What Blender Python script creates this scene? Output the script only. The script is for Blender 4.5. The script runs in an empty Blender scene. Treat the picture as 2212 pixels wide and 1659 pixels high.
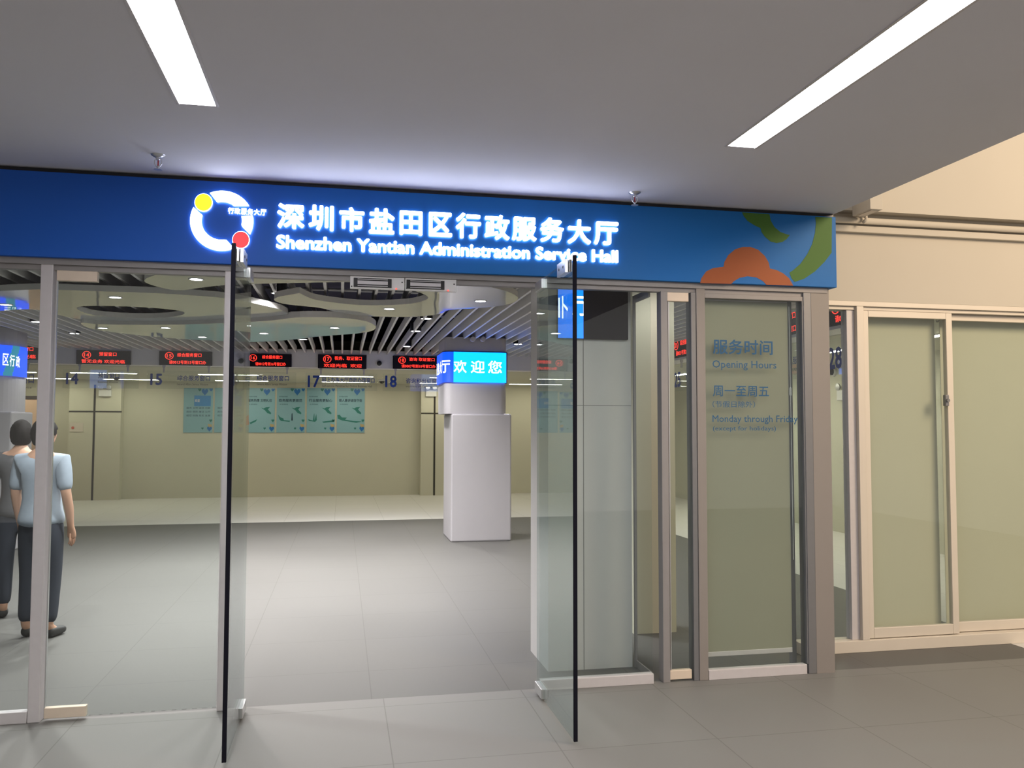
import bpy, bmesh, math, random
from mathutils import Vector, Matrix

S = bpy.context.scene
COL = S.collection
random.seed(4)

# ------------------------------------------------------------------ camera
EYE = Vector((0.0, 0.0, 1.55))
FOC = 1800.0                                   # focal length in pixels of the 2212-wide frame
PIT, YAW, ROL = math.radians(2.902), math.radians(11.52), math.radians(0.107)
c_f = Vector((math.sin(YAW) * math.cos(PIT), math.cos(YAW) * math.cos(PIT), math.sin(PIT)))
c_r = Vector((math.cos(YAW), -math.sin(YAW), 0))
c_u = c_r.cross(c_f)
cam_r = math.cos(ROL) * c_r + math.sin(ROL) * c_u
cam_u = -math.sin(ROL) * c_r + math.cos(ROL) * c_u
cd = bpy.data.cameras.new("camera")
cd.sensor_fit = 'HORIZONTAL'; cd.sensor_width = 36.0; cd.lens = 36.0 * FOC / 2212.0
cd.clip_start = 0.05; cd.clip_end = 200
cam = bpy.data.objects.new("camera", cd); COL.objects.link(cam)
cam.matrix_world = Matrix(((cam_r.x, cam_u.x, -c_f.x, EYE.x), (cam_r.y, cam_u.y, -c_f.y, EYE.y),
                           (cam_r.z, cam_u.z, -c_f.z, EYE.z), (0, 0, 0, 1)))
S.camera = cam

# ------------------------------------------------------------------ world, large lights, exposure
W = bpy.data.worlds.new("world"); S.world = W; W.use_nodes = True
bg = W.node_tree.nodes["Background"]
bg.inputs[0].default_value = (1.0, 0.93, 0.86, 1); bg.inputs[1].default_value = 0.55
def area(name, loc, target, size, power, color, size_y=None):
    l = bpy.data.lights.new(name, 'AREA'); l.energy = power; l.color = color; l.size = size
    if size_y: l.shape = 'RECTANGLE'; l.size_y = size_y
    o = bpy.data.objects.new(name, l); COL.objects.link(o); o.location = loc
    o.rotation_euler = (Vector(target) - Vector(loc)).to_track_quat('-Z', 'Y').to_euler()
    return o
area("atrium_lamp", (6.9, 0.2, 4.9), (4.8, 5.2, 2.4), 2.2, 380, (1.0, 0.77, 0.53))
S.view_settings.view_transform = 'Standard'; S.view_settings.look = 'None'
S.view_settings.exposure = 0.0; S.view_settings.gamma = 1.0; S.view_settings.use_curve_mapping = False
S.cycles.max_bounces = 12; S.cycles.transparent_max_bounces = 24; S.cycles.sample_clamp_indirect = 6.0
S.cycles.caustics_reflective = False; S.cycles.caustics_refractive = False

# ------------------------------------------------------------------ where a pixel of the photograph lies on a real plane
def ray(px, py):
    return cam_r * ((px - 1106) / FOC) - cam_u * ((py - 829.5) / FOC) + c_f
def aty(px, py, Y):
    d = ray(px, py); return EYE + d * (Y / d.y)
def atz(px, py, Z):
    d = ray(px, py); return EYE + d * ((Z - EYE.z) / d.z)
def atx(px, py, X):
    d = ray(px, py); return EYE + d * (X / d.x)

# ------------------------------------------------------------------ materials
MATS = {}
def mat(name, color, rough=0.6, metal=0.0, spec=0.5, noise=0.0, scale=8.0, bump=0.0):
    if name in MATS: return MATS[name]
    m = bpy.data.materials.new(name); m.use_nodes = True; nt = m.node_tree
    b = nt.nodes["Principled BSDF"]
    b.inputs["Base Color"].default_value = (*color, 1); b.inputs["Roughness"].default_value = rough
    b.inputs["Metallic"].default_value = metal; b.inputs["Specular IOR Level"].default_value = spec
    if noise or bump:
        tc = nt.nodes.new("ShaderNodeTexCoord"); n = nt.nodes.new("ShaderNodeTexNoise")
        n.inputs["Scale"].default_value = scale; n.inputs["Detail"].default_value = 4
        nt.links.new(tc.outputs["Object"], n.inputs["Vector"])
        if noise:
            mx = nt.nodes.new("ShaderNodeMix"); mx.data_type = 'RGBA'
            mx.inputs[6].default_value = (*[c * (1 - noise) for c in color], 1)
            mx.inputs[7].default_value = (*[min(1, c * (1 + noise)) for c in color], 1)
            nt.links.new(n.outputs["Fac"], mx.inputs[0]); nt.links.new(mx.outputs[2], b.inputs["Base Color"])
        if bump:
            bp = nt.nodes.new("ShaderNodeBump"); bp.inputs["Strength"].default_value = bump; bp.inputs["Distance"].default_value = 0.002
            nt.links.new(n.outputs["Fac"], bp.inputs["Height"]); nt.links.new(bp.outputs[0], b.inputs["Normal"])
    MATS[name] = m; return m
def emit(name, color, strength):
    if name in MATS: return MATS[name]
    m = bpy.data.materials.new(name); m.use_nodes = True; nt = m.node_tree
    b = nt.nodes["Principled BSDF"]; b.inputs["Base Color"].default_value = (0.02, 0.02, 0.02, 1)
    b.inputs["Emission Color"].default_value = (*color, 1); b.inputs["Emission Strength"].default_value = strength
    MATS[name] = m; return m
def glass_mat(name, tint, boost=1.0):
    if name in MATS: return MATS[name]
    m = bpy.data.materials.new(name); m.use_nodes = True; nt = m.node_tree; nt.nodes.clear(); L = nt.links.new
    out = nt.nodes.new("ShaderNodeOutputMaterial"); mix = nt.nodes.new("ShaderNodeMixShader")
    tr = nt.nodes.new("ShaderNodeBsdfTransparent"); tr.inputs[0].default_value = (*tint, 1)
    gl = nt.nodes.new("ShaderNodeBsdfGlossy"); gl.inputs["Roughness"].default_value = 0.0
    geo = nt.nodes.new("ShaderNodeNewGeometry"); dot = nt.nodes.new("ShaderNodeVectorMath"); dot.operation = 'DOT_PRODUCT'
    L(geo.outputs["Incoming"], dot.inputs[0]); L(geo.outputs["Normal"], dot.inputs[1])
    def mth(op, a, b=None):
        n = nt.nodes.new("ShaderNodeMath"); n.operation = op
        for i, v in enumerate((a, b)):
            if v is None: continue
            if isinstance(v, (int, float)): n.inputs[i].default_value = v
            else: L(v, n.inputs[i])
        return n.outputs[0]
    c = mth('ABSOLUTE', dot.outputs["Value"]); om = mth('SUBTRACT', 1.0, c); p5 = mth('POWER', om, 5.0)
    f = mth('ADD', mth('MULTIPLY', p5, 0.95), 0.042 * boost)
    L(f, mix.inputs[0]); L(tr.outputs[0], mix.inputs[1]); L(gl.outputs[0], mix.inputs[2]); L(mix.outputs[0], out.inputs[0])
    MATS[name] = m; return m

def tile_floor(name, k):
    m = bpy.data.materials.new(name); m.use_nodes = True; nt = m.node_tree; b = nt.nodes["Principled BSDF"]
    tc = nt.nodes.new("ShaderNodeTexCoord"); br = nt.nodes.new("ShaderNodeTexBrick")
    br.offset = 0.0; br.inputs["Scale"].default_value = 1.0; br.inputs["Mortar Size"].default_value = 0.003
    br.inputs["Brick Width"].default_value = 0.8; br.inputs["Row Height"].default_value = 0.8
    br.inputs["Color1"].default_value = (0.215 * k, 0.21 * k, 0.20 * k, 1); br.inputs["Color2"].default_value = (0.22 * k, 0.215 * k, 0.205 * k, 1)
    br.inputs["Mortar"].default_value = (0.16 * k, 0.155 * k, 0.145 * k, 1)
    nt.links.new(tc.outputs["Object"], br.inputs["Vector"]); nt.links.new(br.outputs["Color"], b.inputs["Base Color"])
    b.inputs["Roughness"].default_value = 0.55; b.inputs["Specular IOR Level"].default_value = 0.25
    return m

def sign_blue():
    # printed vinyl: deep blue drifting to teal at the end that carries the flower
    m = bpy.data.materials.new("sign_blue"); m.use_nodes = True; nt = m.node_tree; b = nt.nodes["Principled BSDF"]; L = nt.links.new
    tc = nt.nodes.new("ShaderNodeTexCoord"); sep = nt.nodes.new("ShaderNodeSeparateXYZ"); L(tc.outputs["Object"], sep.inputs[0])
    n = nt.nodes.new("ShaderNodeTexNoise"); n.inputs["Scale"].default_value = 1.7; n.inputs["Detail"].default_value = 1.0; L(tc.outputs["Object"], n.inputs["Vector"])
    ad = nt.nodes.new("ShaderNodeMath"); ad.operation = 'MULTIPLY_ADD'; ad.inputs[1].default_value = 0.9; L(n.outputs["Fac"], ad.inputs[0]); L(sep.outputs[0], ad.inputs[2])
    mr = nt.nodes.new("ShaderNodeMapRange"); mr.inputs[1].default_value = 1.9; mr.inputs[2].default_value = 3.2; L(ad.outputs[0], mr.inputs[0])
    mx = nt.nodes.new("ShaderNodeMix"); mx.data_type = 'RGBA'; mx.inputs[6].default_value = (0.013, 0.105, 0.50, 1); mx.inputs[7].default_value = (0.007, 0.145, 0.46, 1)
    L(mr.outputs[0], mx.inputs[0]); L(mx.outputs[2], b.inputs["Base Color"])
    b.inputs["Roughness"].default_value = 0.55; b.inputs["Specular IOR Level"].default_value = 0.3
    return m

M = dict(
    ceil=mat("ceiling_paint", (0.74, 0.73, 0.77), 0.9, spec=0.1, noise=0.03, scale=1.2),
    floor=tile_floor("corridor_tile", 0.92), floor_hall=tile_floor("hall_stone", 0.55), floor_office=tile_floor("office_tile", 3.0), blue=sign_blue(),
    cream=mat("cream_paint", (0.56, 0.52, 0.45), 0.85, spec=0.1, noise=0.03, scale=1.5),
    pier=mat("pier_cladding", (0.25, 0.225, 0.21), 0.5, noise=0.03),
    alu=mat("brushed_aluminium", (0.58, 0.55, 0.56), 0.5, 0.1, noise=0.05, scale=30),
    header=mat("shaded_header_metal", (0.27, 0.255, 0.255), 0.5, 0.1, noise=0.05, scale=20),  # darker than the posts: shade under the sign is put into this grey
    alu_dark=mat("dark_aluminium", (0.20, 0.20, 0.21), 0.45, 0.35, noise=0.05, scale=30),
    alu_warm=mat("warm_aluminium", (0.66, 0.60, 0.52), 0.5, 0.1, noise=0.03),
    patch=mat("satin_patch_metal", (0.74, 0.62, 0.50), 0.45, 0.15, noise=0.10, scale=14),
    steel=mat("steel", (0.62, 0.62, 0.63), 0.3, 0.8, noise=0.04, scale=20),
    black=mat("black_plastic", (0.012, 0.012, 0.014), 0.35, noise=0.05),
    seal=mat("dark_seal", (0.008, 0.008, 0.014), 0.8, spec=0.1, noise=0.05),
    white=mat("white_plastic", (0.72, 0.71, 0.70), 0.4, noise=0.02),
    column=mat("column_panel", (0.44, 0.425, 0.45), 0.45, noise=0.02), lobby=mat("lobby_panel", (0.58, 0.57, 0.57), 0.5, noise=0.02),
    slat=mat("slat_metal", (0.76, 0.75, 0.74), 0.5, 0.0, noise=0.03),
    deck=mat("dark_deck", (0.085, 0.085, 0.13), 0.9, spec=0.1, noise=0.2, scale=2),
    wallback=mat("beige_wall", (0.60, 0.58, 0.47), 0.7, spec=0.2, noise=0.02, scale=1.0),
    bulk=mat("bulkhead_panel", (0.78, 0.75, 0.75), 0.5, noise=0.03),
    blind=mat("roller_blind_cloth", (0.33, 0.325, 0.26), 0.9, spec=0.05, noise=0.03, scale=3),
    blind_warm=mat("cream_blind_cloth", (0.60, 0.57, 0.45), 0.9, spec=0.05, noise=0.03, scale=3),
    darkline=mat("dark_joint", (0.03, 0.025, 0.02), 0.7, noise=0.1),
    joint=mat("panel_joint", (0.22, 0.22, 0.22), 0.7, noise=0.1),
    ink=mat("blue_ink", (0.014, 0.055, 0.34), 0.6, noise=0.05),
    ink2=mat("bright_blue_vinyl", (0.002, 0.080, 0.20), 0.6, noise=0.05),
    ink_grey=mat("grey_ink", (0.10, 0.10, 0.12), 0.6, noise=0.05),
    green=mat("green_vinyl", (0.060, 0.155, 0.022), 0.55, spec=0.3, noise=0.05),
    orange=mat("orange_vinyl", (0.34, 0.090, 0.028), 0.55, spec=0.3, noise=0.05),
    screen_off=mat("unlit_screen", (0.022, 0.019, 0.028), 0.9, spec=0.1, noise=0.1),
    hair=mat("black_hair", (0.008, 0.006, 0.006), 0.7, spec=0.15, noise=0.3, scale=60, bump=0.4),
    skin=mat("skin", (0.50, 0.29, 0.20), 0.55, noise=0.05),
    shirt=mat("dark_grey_cloth", (0.10, 0.10, 0.11), 0.9, noise=0.1, scale=30),
    shirt2=mat("pale_blue_cloth", (0.28, 0.33, 0.40), 0.9, noise=0.1, scale=30),
    trouser=mat("navy_cloth", (0.03, 0.035, 0.05), 0.9, noise=0.1, scale=30),
    shoe=mat("black_shoe", (0.02, 0.02, 0.02), 0.5, noise=0.1),
    peach=mat("peach_panel", (0.78, 0.52, 0.36), 0.7, noise=0.03),
    brown=mat("dark_brown_edge", (0.045, 0.03, 0.025), 0.6, noise=0.1),
    pbase=mat("poster_teal", (0.24, 0.43, 0.49), 0.35, noise=0.10, scale=1.5),
    pblue=mat("poster_blue", (0.02, 0.16, 0.45), 0.4, noise=0.05),
    pblue2=mat("poster_light_blue", (0.06, 0.26, 0.58), 0.4, noise=0.05),
    pgreen=mat("poster_green", (0.03, 0.20, 0.17), 0.4, noise=0.1),
    pink=mat("poster_ink", (0.02, 0.06, 0.09), 0.4, noise=0.1),
    ptan=mat("poster_tan", (0.50, 0.38, 0.18), 0.4, noise=0.1),
    pred=mat("poster_red", (0.50, 0.12, 0.08), 0.4, noise=0.1),
    glass=glass_mat("clear_glass", (0.93, 0.96, 0.95)),
    glass_leaf=glass_mat("door_glass", (0.84, 0.90, 0.90)),
    glass_thin=glass_mat("sign_glass", (0.97, 0.98, 0.98)),
    letter=emit("letter_face", (0.74, 0.80, 1.0), 11.0),
    letter_side=emit("letter_return", (0.58, 0.50, 1.0), 1.5),
    yellow=emit("yellow_face", (1.0, 0.92, 0.02), 1.25),
    red=emit("red_face", (1.0, 0.045, 0.06), 1.05),
    tube=emit("tube_diffuser", (1.0, 0.965, 0.97), 35.0),
    office_tube=emit("office_tube", (1.0, 0.95, 0.74), 22.0),
    side_tube=emit("side_tube", (1.0, 0.95, 0.76), 60.0),
    lens=emit("downlight_lens", (1.0, 0.98, 1.0), 14.0),
    led=emit("red_led", (1.0, 0.035, 0.02), 2.2),
    led_dot=emit("red_indicator", (1.0, 0.05, 0.03), 3.0),
    cyan=emit("screen_cyan", (0.0, 0.165, 0.95), 5.0),
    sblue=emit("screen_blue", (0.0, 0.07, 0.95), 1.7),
    srear=emit("screen_rear", (0.10, 0.30, 1.0), 3.0),
    steal=emit("screen_teal", (0.01, 0.26, 0.40), 1.0),
    swhite=emit("screen_white", (1.0, 1.0, 1.0), 2.5),
)
def cloud_film():
    # glossy stretch film: pale body under a mirror-like sheen
    m = bpy.data.materials.new("glossy_cloud_film"); m.use_nodes = True; nt = m.node_tree
    b = nt.nodes["Principled BSDF"]; b.inputs["Base Color"].default_value = (0.47, 0.51, 0.54, 1)
    b.inputs["Roughness"].default_value = 0.6
    g = nt.nodes.new("ShaderNodeBsdfGlossy"); g.inputs["Roughness"].default_value = 0.04; g.inputs[0].default_value = (0.95, 0.95, 0.93, 1)
    tc = nt.nodes.new("ShaderNodeTexCoord"); n = nt.nodes.new("ShaderNodeTexNoise"); n.inputs["Scale"].default_value = 1.6
    bp = nt.nodes.new("ShaderNodeBump"); bp.inputs["Strength"].default_value = 0.12; bp.inputs["Distance"].default_value = 0.03
    nt.links.new(tc.outputs["Object"], n.inputs["Vector"]); nt.links.new(n.outputs["Fac"], bp.inputs["Height"]); nt.links.new(bp.outputs[0], g.inputs["Normal"])
    mx = nt.nodes.new("ShaderNodeMixShader"); mx.inputs[0].default_value = 0.62
    nt.links.new(b.outputs[0], mx.inputs[1]); nt.links.new(g.outputs[0], mx.inputs[2])
    nt.links.new(mx.outputs[0], nt.nodes["Material Output"].inputs[0])
    return m
M['cloud'] = cloud_film()

# ------------------------------------------------------------------ mesh helpers
def new(): return bmesh.new()
def box(bm, x0, x1, y0, y1, z0, z1, bev=0.0, mi=0):
    vs = [bm.verts.new((x, y, z)) for z in (z0, z1) for y in (y0, y1) for x in (x0, x1)]
    fs = [bm.faces.new([vs[i] for i in f]) for f in ((0, 2, 3, 1), (4, 5, 7, 6), (0, 1, 5, 4), (2, 6, 7, 3), (0, 4, 6, 2), (1, 3, 7, 5))]
    for f in fs: f.material_index = mi
    if bev:
        es = list({e for f in fs for e in f.edges})
        bmesh.ops.bevel(bm, geom=es, offset=bev, segments=2, affect='EDGES', profile=0.5)
    return bm
def lathe(bm, prof, c=(0, 0, 0), axis='Z', n=24, cap=True):
    rings = []
    for r, h in prof:
        ring = []
        for i in range(n):
            a = 2 * math.pi * i / n; u, v = r * math.cos(a), r * math.sin(a)
            p = {'Z': (u, v, h), 'Y': (u, h, v), 'X': (h, u, v)}[axis]
            ring.append(bm.verts.new((p[0] + c[0], p[1] + c[1], p[2] + c[2])))
        rings.append(ring)
    for a, b in zip(rings, rings[1:]):
        for i in range(n): bm.faces.new((a[i], a[(i + 1) % n], b[(i + 1) % n], b[i]))
    if cap:
        bm.faces.new(rings[0]); bm.faces.new(rings[-1])
    return bm
def tube(bm, pts, r, n=10):
    pts = [Vector(p) for p in pts]; rings = []
    for i, p in enumerate(pts):
        t = (pts[min(i + 1, len(pts) - 1)] - pts[max(i - 1, 0)]).normalized()
        a = t.orthogonal().normalized(); b = t.cross(a)
        if rings:
            a = (pa - t * pa.dot(t)).normalized(); b = t.cross(a)
        pa = a
        rr = r[i] if isinstance(r, (list, tuple)) else r
        rings.append([bm.verts.new(p + (a * math.cos(2 * math.pi * k / n) + b * math.sin(2 * math.pi * k / n)) * rr) for k in range(n)])
    for a, b in zip(rings, rings[1:]):
        for k in range(n): bm.faces.new((a[k], a[(k + 1) % n], b[(k + 1) % n], b[k]))
    bm.faces.new(rings[0]); bm.faces.new(rings[-1])
    return bm
def poly_solid(bm, pts, vec, holes=()):
    """flat outline with holes, given thickness along vec; pts are 3-D points in one plane"""
    vec = Vector(vec); edges = []
    for loop in (pts, *holes):
        vs = [bm.verts.new(p) for p in loop]
        edges += [bm.edges.new((vs[i], vs[(i + 1) % len(vs)])) for i in range(len(vs))]
    r = bmesh.ops.triangle_fill(bm, use_beauty=True, use_dissolve=False, edges=edges)
    faces = [f for f in r['geom'] if isinstance(f, bmesh.types.BMFace)]
    ex = bmesh.ops.extrude_face_region(bm, geom=faces)
    bmesh.ops.translate(bm, vec=vec, verts=[v for v in ex['geom'] if isinstance(v, bmesh.types.BMVert)])
    bmesh.ops.recalc_face_normals(bm, faces=bm.faces[:])
    return bm
def smooth_loop(pts, it=2):
    pts = [Vector(p) for p in pts]
    for _ in range(it):
        q = []
        for i in range(len(pts)):
            a, b = pts[i], pts[(i + 1) % len(pts)]
            q += [a * 0.75 + b * 0.25, a * 0.25 + b * 0.75]
        pts = q
    return pts

def text_mesh(body, bold=0.0, depth=0.0, res=2, spacing=1.0):
    c = bpy.data.curves.new("t", 'FONT'); c.body = body; c.size = 1.0; c.extrude = depth
    c.resolution_u = res; c.space_character = spacing
    o = bpy.data.objects.new("t", c); COL.objects.link(o)
    bpy.context.view_layer.update()
    me = bpy.data.meshes.new_from_object(o.evaluated_get(bpy.context.evaluated_depsgraph_get()))
    bpy.data.objects.remove(o); bpy.data.curves.remove(c)
    bm = new(); bm.from_mesh(me)
    if bold:                                   # heavier strokes: the same outline laid round a small circle
        n = 8
        for k in range(n):
            a = 2 * math.pi * k / n; m2 = me.copy()
            m2.transform(Matrix.Translation((bold * math.cos(a), bold * math.sin(a), 0.00008 * (k + 1))))
            bm.from_mesh(m2); bpy.data.meshes.remove(m2)
    bpy.data.meshes.remove(me)
    return bm
def bounds(bm):
    xs = [v.co.x for v in bm.verts]; ys = [v.co.y for v in bm.verts]
    return min(xs), max(xs), min(ys), max(ys)
def text_box(dst, body, x0, x1, z0, z1, place, bold=0.0, depth=0.0, res=2, spacing=1.0, keep=None):
    """lettering stretched into x0..x1 / z0..z1; place(u, v, w) gives the world point (w = out of the surface)"""
    bm = text_mesh(body, bold, depth, res, spacing)
    a, b, c, d = bounds(bm)
    if keep is not None: c, d = keep
    for v in bm.verts:
        u = x0 + (v.co.x - a) / (b - a) * (x1 - x0); w = z0 + (v.co.y - c) / (d - c) * (z1 - z0)
        v.co = place(u, w, v.co.z)
    me = bpy.data.meshes.new("t"); bm.to_mesh(me); bm.free(); dst.from_mesh(me); bpy.data.meshes.remove(me)
    return dst
def front(Y):                       # lettering on a face looking towards -Y
    return lambda u, v, w: Vector((u, Y - w, v))
def side(X):                        # lettering on a face looking towards -X: u runs from far to near
    return lambda u, v, w: Vector((X - w, -u, v))

def tag(o, label, cat, group=None, kind=None):
    o['label'] = label; o['category'] = cat
    if group: o['group'] = group
    if kind: o['kind'] = kind
    return o
def empty(name, loc, label, cat, group=None, kind=None):
    o = bpy.data.objects.new(name, None); COL.objects.link(o); o.location = loc; o.empty_display_size = 0.05
    return tag(o, label, cat, group, kind)
WORLD_LOC = {}
def wl(o):
    v = Vector(o.location)
    while o.parent: o = o.parent; v += Vector(o.location)
    return v
def obj(name, bm, mats, parent=None, smooth=False, label=None):
    """link one mesh; vertices are given in world coordinates"""
    if smooth:
        for f in bm.faces: f.smooth = True
    xs = [v.co.x for v in bm.verts]; ys = [v.co.y for v in bm.verts]; zs = [v.co.z for v in bm.verts]
    org = Vector(((min(xs) + max(xs)) / 2, (min(ys) + max(ys)) / 2, min(zs)))
    bmesh.ops.translate(bm, vec=-org, verts=bm.verts[:])
    me = bpy.data.meshes.new(name); bm.to_mesh(me); bm.free()
    for m in (mats if isinstance(mats, (list, tuple)) else (mats,)): me.materials.append(m)
    o = bpy.data.objects.new(name, me); COL.objects.link(o)
    if parent:
        o.parent = parent; o.location = org - wl(parent)
    else: o.location = org
    if label: o['label'] = label
    return o
def struct(name, bm, mats, label, cat, parent=None, smooth=False):
    o = obj(name, bm, mats, parent, smooth)
    return tag(o, label, cat, kind='structure')

YF = 4.86          # middle of the glazed shop front
YS = 4.80          # face of the sign
ZC = 2.93          # corridor ceiling
ZH = 2.39          # underside of the door header
YB = 14.0          # face of the counter bulkhead
YW = 19.0          # rear wall of the hall
XR = 4.72          # face of the bulkhead on the hall's side row
ZSL = 2.74         # underside of the hall's ceiling slats

# ================================================================== SETTING
b = new(); box(b, -9, 9.5, -5, YF + 0.02, -0.1, 0)
struct("floor", b, M['floor'], "grey tiled floor of the corridor in front of the glass", "floor")
b = new(); box(b, -9.15, XR, YF + 0.02, YB, -0.1, 0)
struct("floor_hall", b, M['floor_hall'], "darker stone floor of the service hall behind the glass", "floor")

b = new(); box(b, -9.15, 7.35, YB, YW + 0.15, -0.1, 0); box(b, XR, 7.35, YF + 0.02, YB, -0.1, 0)
struct("floor_office", b, M['floor_office'], "pale tiled floor behind the counters", "floor")

# corridor ceiling with two slots for the strip lights
LX = ((-0.703, -0.546, -0.9, 3.725), (1.838, 1.991, -0.9, 3.745))
b = new()
xs = [-9, LX[0][0], LX[0][1], LX[1][0], LX[1][1], 3.117]
for i in range(5):
    x0, x1 = xs[i], xs[i + 1]
    if i in (1, 3):
        l = LX[0] if i == 1 else LX[1]
        box(b, x0, x1, -5, l[2], ZC, ZC + 0.22); box(b, x0, x1, l[3], 4.95, ZC, ZC + 0.22)
    else: box(b, x0, x1, -5, 4.95, ZC, ZC + 0.22)
struct("ceiling", b, M['ceil'], "plain grey-white corridor ceiling above the blue sign", "ceiling")

# hall shell
b = new(); box(b, -9, 8.6, YW, YW + 0.15, 0, 3.6)
struct("wall_back", b, M['wallback'], "beige rear wall behind the service counters", "wall")
b = new(); box(b, -9.15, -9, 5.0, YW, 0, 3.6)
struct("wall_left", b, M['wallback'], "plain wall at the far left side of the hall", "wall")
b = new(); box(b, 7.2, 7.35, 5.5, YW, 0, 3.6)
struct("wall_right", b, M['wallback'], "beige wall behind the side row of counters", "wall")
ch = empty("ceiling_hall", (0, 10, ZSL), "open slatted ceiling of the service hall under a dark deck", "ceiling", kind='structure')
b = new(); box(b, -9, 8.6, 5.3, YW, 3.45, 3.6); box(b, -9, 3.1, 4.97, 5.3, 3.45, 3.6)
obj("deck", b, M['deck'], ch)
x = -8.0; n = 0
while x < XR - 0.05:
    b = new(); box(b, x - 0.013, x + 0.013, 5.05 if x < 2.9 else 5.55, YB, ZSL, ZSL + 0.11, 0.003)
    obj("slat", b, M['slat'], ch); x += 0.148
b = new()
for y in (6.3, 8.2, 10.4, 12.6): tube(b, [(-8.9, y, 3.22), (8.5, y, 3.22)], 0.018, 8)
obj("conduit", b, M['slat'], ch)

b = new(); box(b, -8.9, XR, YB, YB + 0.3, 2.505, ZSL + 0.06)
box(b, -8.9, XR, YB - 0.012, YB, ZSL + 0.035, ZSL + 0.06)
struct("bulkhead_counter", b, M['bulk'], "long grey bulkhead carrying the red displays above the rear counters", "bulkhead")
b = new(); box(b, XR, XR + 0.3, 5.6, YB, 2.505, 3.45)
struct("bulkhead_side", b, M['bulk'], "grey bulkhead over the side row of counters towards the blinds", "bulkhead")
b = new(); box(b, -8.9, XR, YB + 0.3, YW, 2.50, 2.60); box(b, XR + 0.3, 7.2, 5.6, YW, 2.50, 2.60)
box(b, XR, XR + 0.3, YB, YW, 2.505, 2.60)
struct("ceiling_office", b, M['wallback'], "low beige ceiling over the space behind the counters", "ceiling")

# pilasters on the rear wall with dark joints
for i, (p0, p1, pv, ph, lab) in enumerate(((150, 262, 205, 889, "beige clad pilaster crossed by dark joints below panel 14"),
                                           (910, 966, 939, 893, "beige clad pilaster crossed by dark joints beside the rounded column"))):
    yp = YW - 0.25
    a, c = aty(p0, 850, yp).x, aty(p1, 850, yp).x
    if i == 1: c = aty(1010, 850, yp).x
    st = empty("pilaster", ((a + c) / 2, yp + .1, 0), lab, "pilaster", kind='structure')
    b = new(); box(b, a, c, yp, YW, 0, 2.5); obj("cladding", b, M['wallback'], st)
    v = aty(pv, 850, yp).x; h = aty((p0 + p1) / 2, ph, yp).z
    b = new(); box(b, v - 0.02, v + 0.02, yp - 0.004, yp, 0, 2.40); box(b, a, c + 0.02, yp - 0.005, yp, h - 0.016, h + 0.016)
    obj("joint", b, M['darkline'], st)

# LED wall just inside the entrance
lx0, lx1, ly = aty(1184, 650, 5.2).x, aty(1362, 650, 5.2).x, 5.2
b = new(); box(b, lx0, lx1, ly, ly + 0.5, 0, 3.45)
lw = struct("wall_entrance", b, M['lobby'], "short grey panelled wall carrying the screen inside the entrance", "wall")
b = new()
vx = aty(1260, 800, ly).x; hz = aty(1300, 876, ly).z
box(b, vx - 0.002, vx + 0.002, ly - 0.002, ly, 0, aty(1260, 733, ly).z); box(b, lx0, lx1, ly - 0.002, ly, hz - 0.002, hz + 0.002)
obj("joint", b, M['joint'], lw)

# glazed front: header, posts
b = new()
box(b, -7, 3.06, YF - 0.03, YF + 0.05, ZH + 0.022, 2.45); box(b, -7, 3.06, YF - 0.012, YF + 0.035, ZH - 0.005, ZH + 0.022)
struct("trim_header", b, M['header'], "grey metal header rail under the blue sign", "rail")
POSTS = []
def post(name, p0, p1, label, y0=4.835, y1=4.93, m='alu'):
    a, c = aty(p0, 640, y0).x, aty(p1, 640, y0).x
    b = new(); box(b, a, c, y0, y1, 0, ZH + 0.03, 0.004)
    struct(name, b, M[m], label, "post"); return a, c
p1 = post("trim_1", 86, 113, "grey metal post beside the glass door, nearest the blue corner screen")
p2 = post("trim_2", 485, 506, "grey metal post next to the open glass door under the round logo")
p3 = post("trim_3", 1504, 1523, "pale grey post between the narrow glass door and the opening hours pane", m='pier')
p4 = post("trim_4", 1735, 1752, "dark narrow frame against the end pier", m='alu_dark')
a, c = aty(1751, 640, 4.835).x, aty(1790, 640, 4.835).x
b = new(); box(b, a + 0.002, c, 4.835, 4.95, 0, 2.452)
struct("pier", b, M['pier'], "pinkish grey end pier under the flower end of the sign", "pier")
pier_r = c
wr = empty("window_5", (c, 5.08, 0), "narrow glass return between the end pier and the sliding window", "window", kind='structure')
b = new(); box(b, c - 0.010, c - 0.002, 4.951, 5.219, 0, 2.95); obj("glass", b, M['glass'], wr)
b = new(); box(b, -9, -7, 4.84, 5.0, 0, 2.45); box(b, -9, 3.117, 4.97, 5.03, 2.452, 3.45)
struct("wall_front", b, M['column'], "solid front wall above and beyond the glazing", "wall")
# inner return frame beside the LED wall
fx0, fx1 = 1.868, 1.886
b = new()
box(b, fx0, fx1, 5.178, 5.198, 0, ZH + 0.02, 0.003); box(b, fx0 + 0.002, fx1 - 0.002, 4.912, 5.178, ZH - 0.03, ZH + 0.02, 0.003); box(b, fx0 + 0.005, fx1 - 0.005, 4.912, 5.178, 0, 0.05, 0.003)
struct("trim_return", b, M['header'], "grey return frame between the screen wall and the narrow glass door", "frame")

b = new(); box(b, aty(1366, 700, 6.0).x, aty(1456, 700, 6.0).x, 6.0, 6.25, 0, 3.45)
struct("wall_partition", b, M['wallback'], "cream partition wall seen through the return frame beside the screen wall", "wall")

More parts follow.
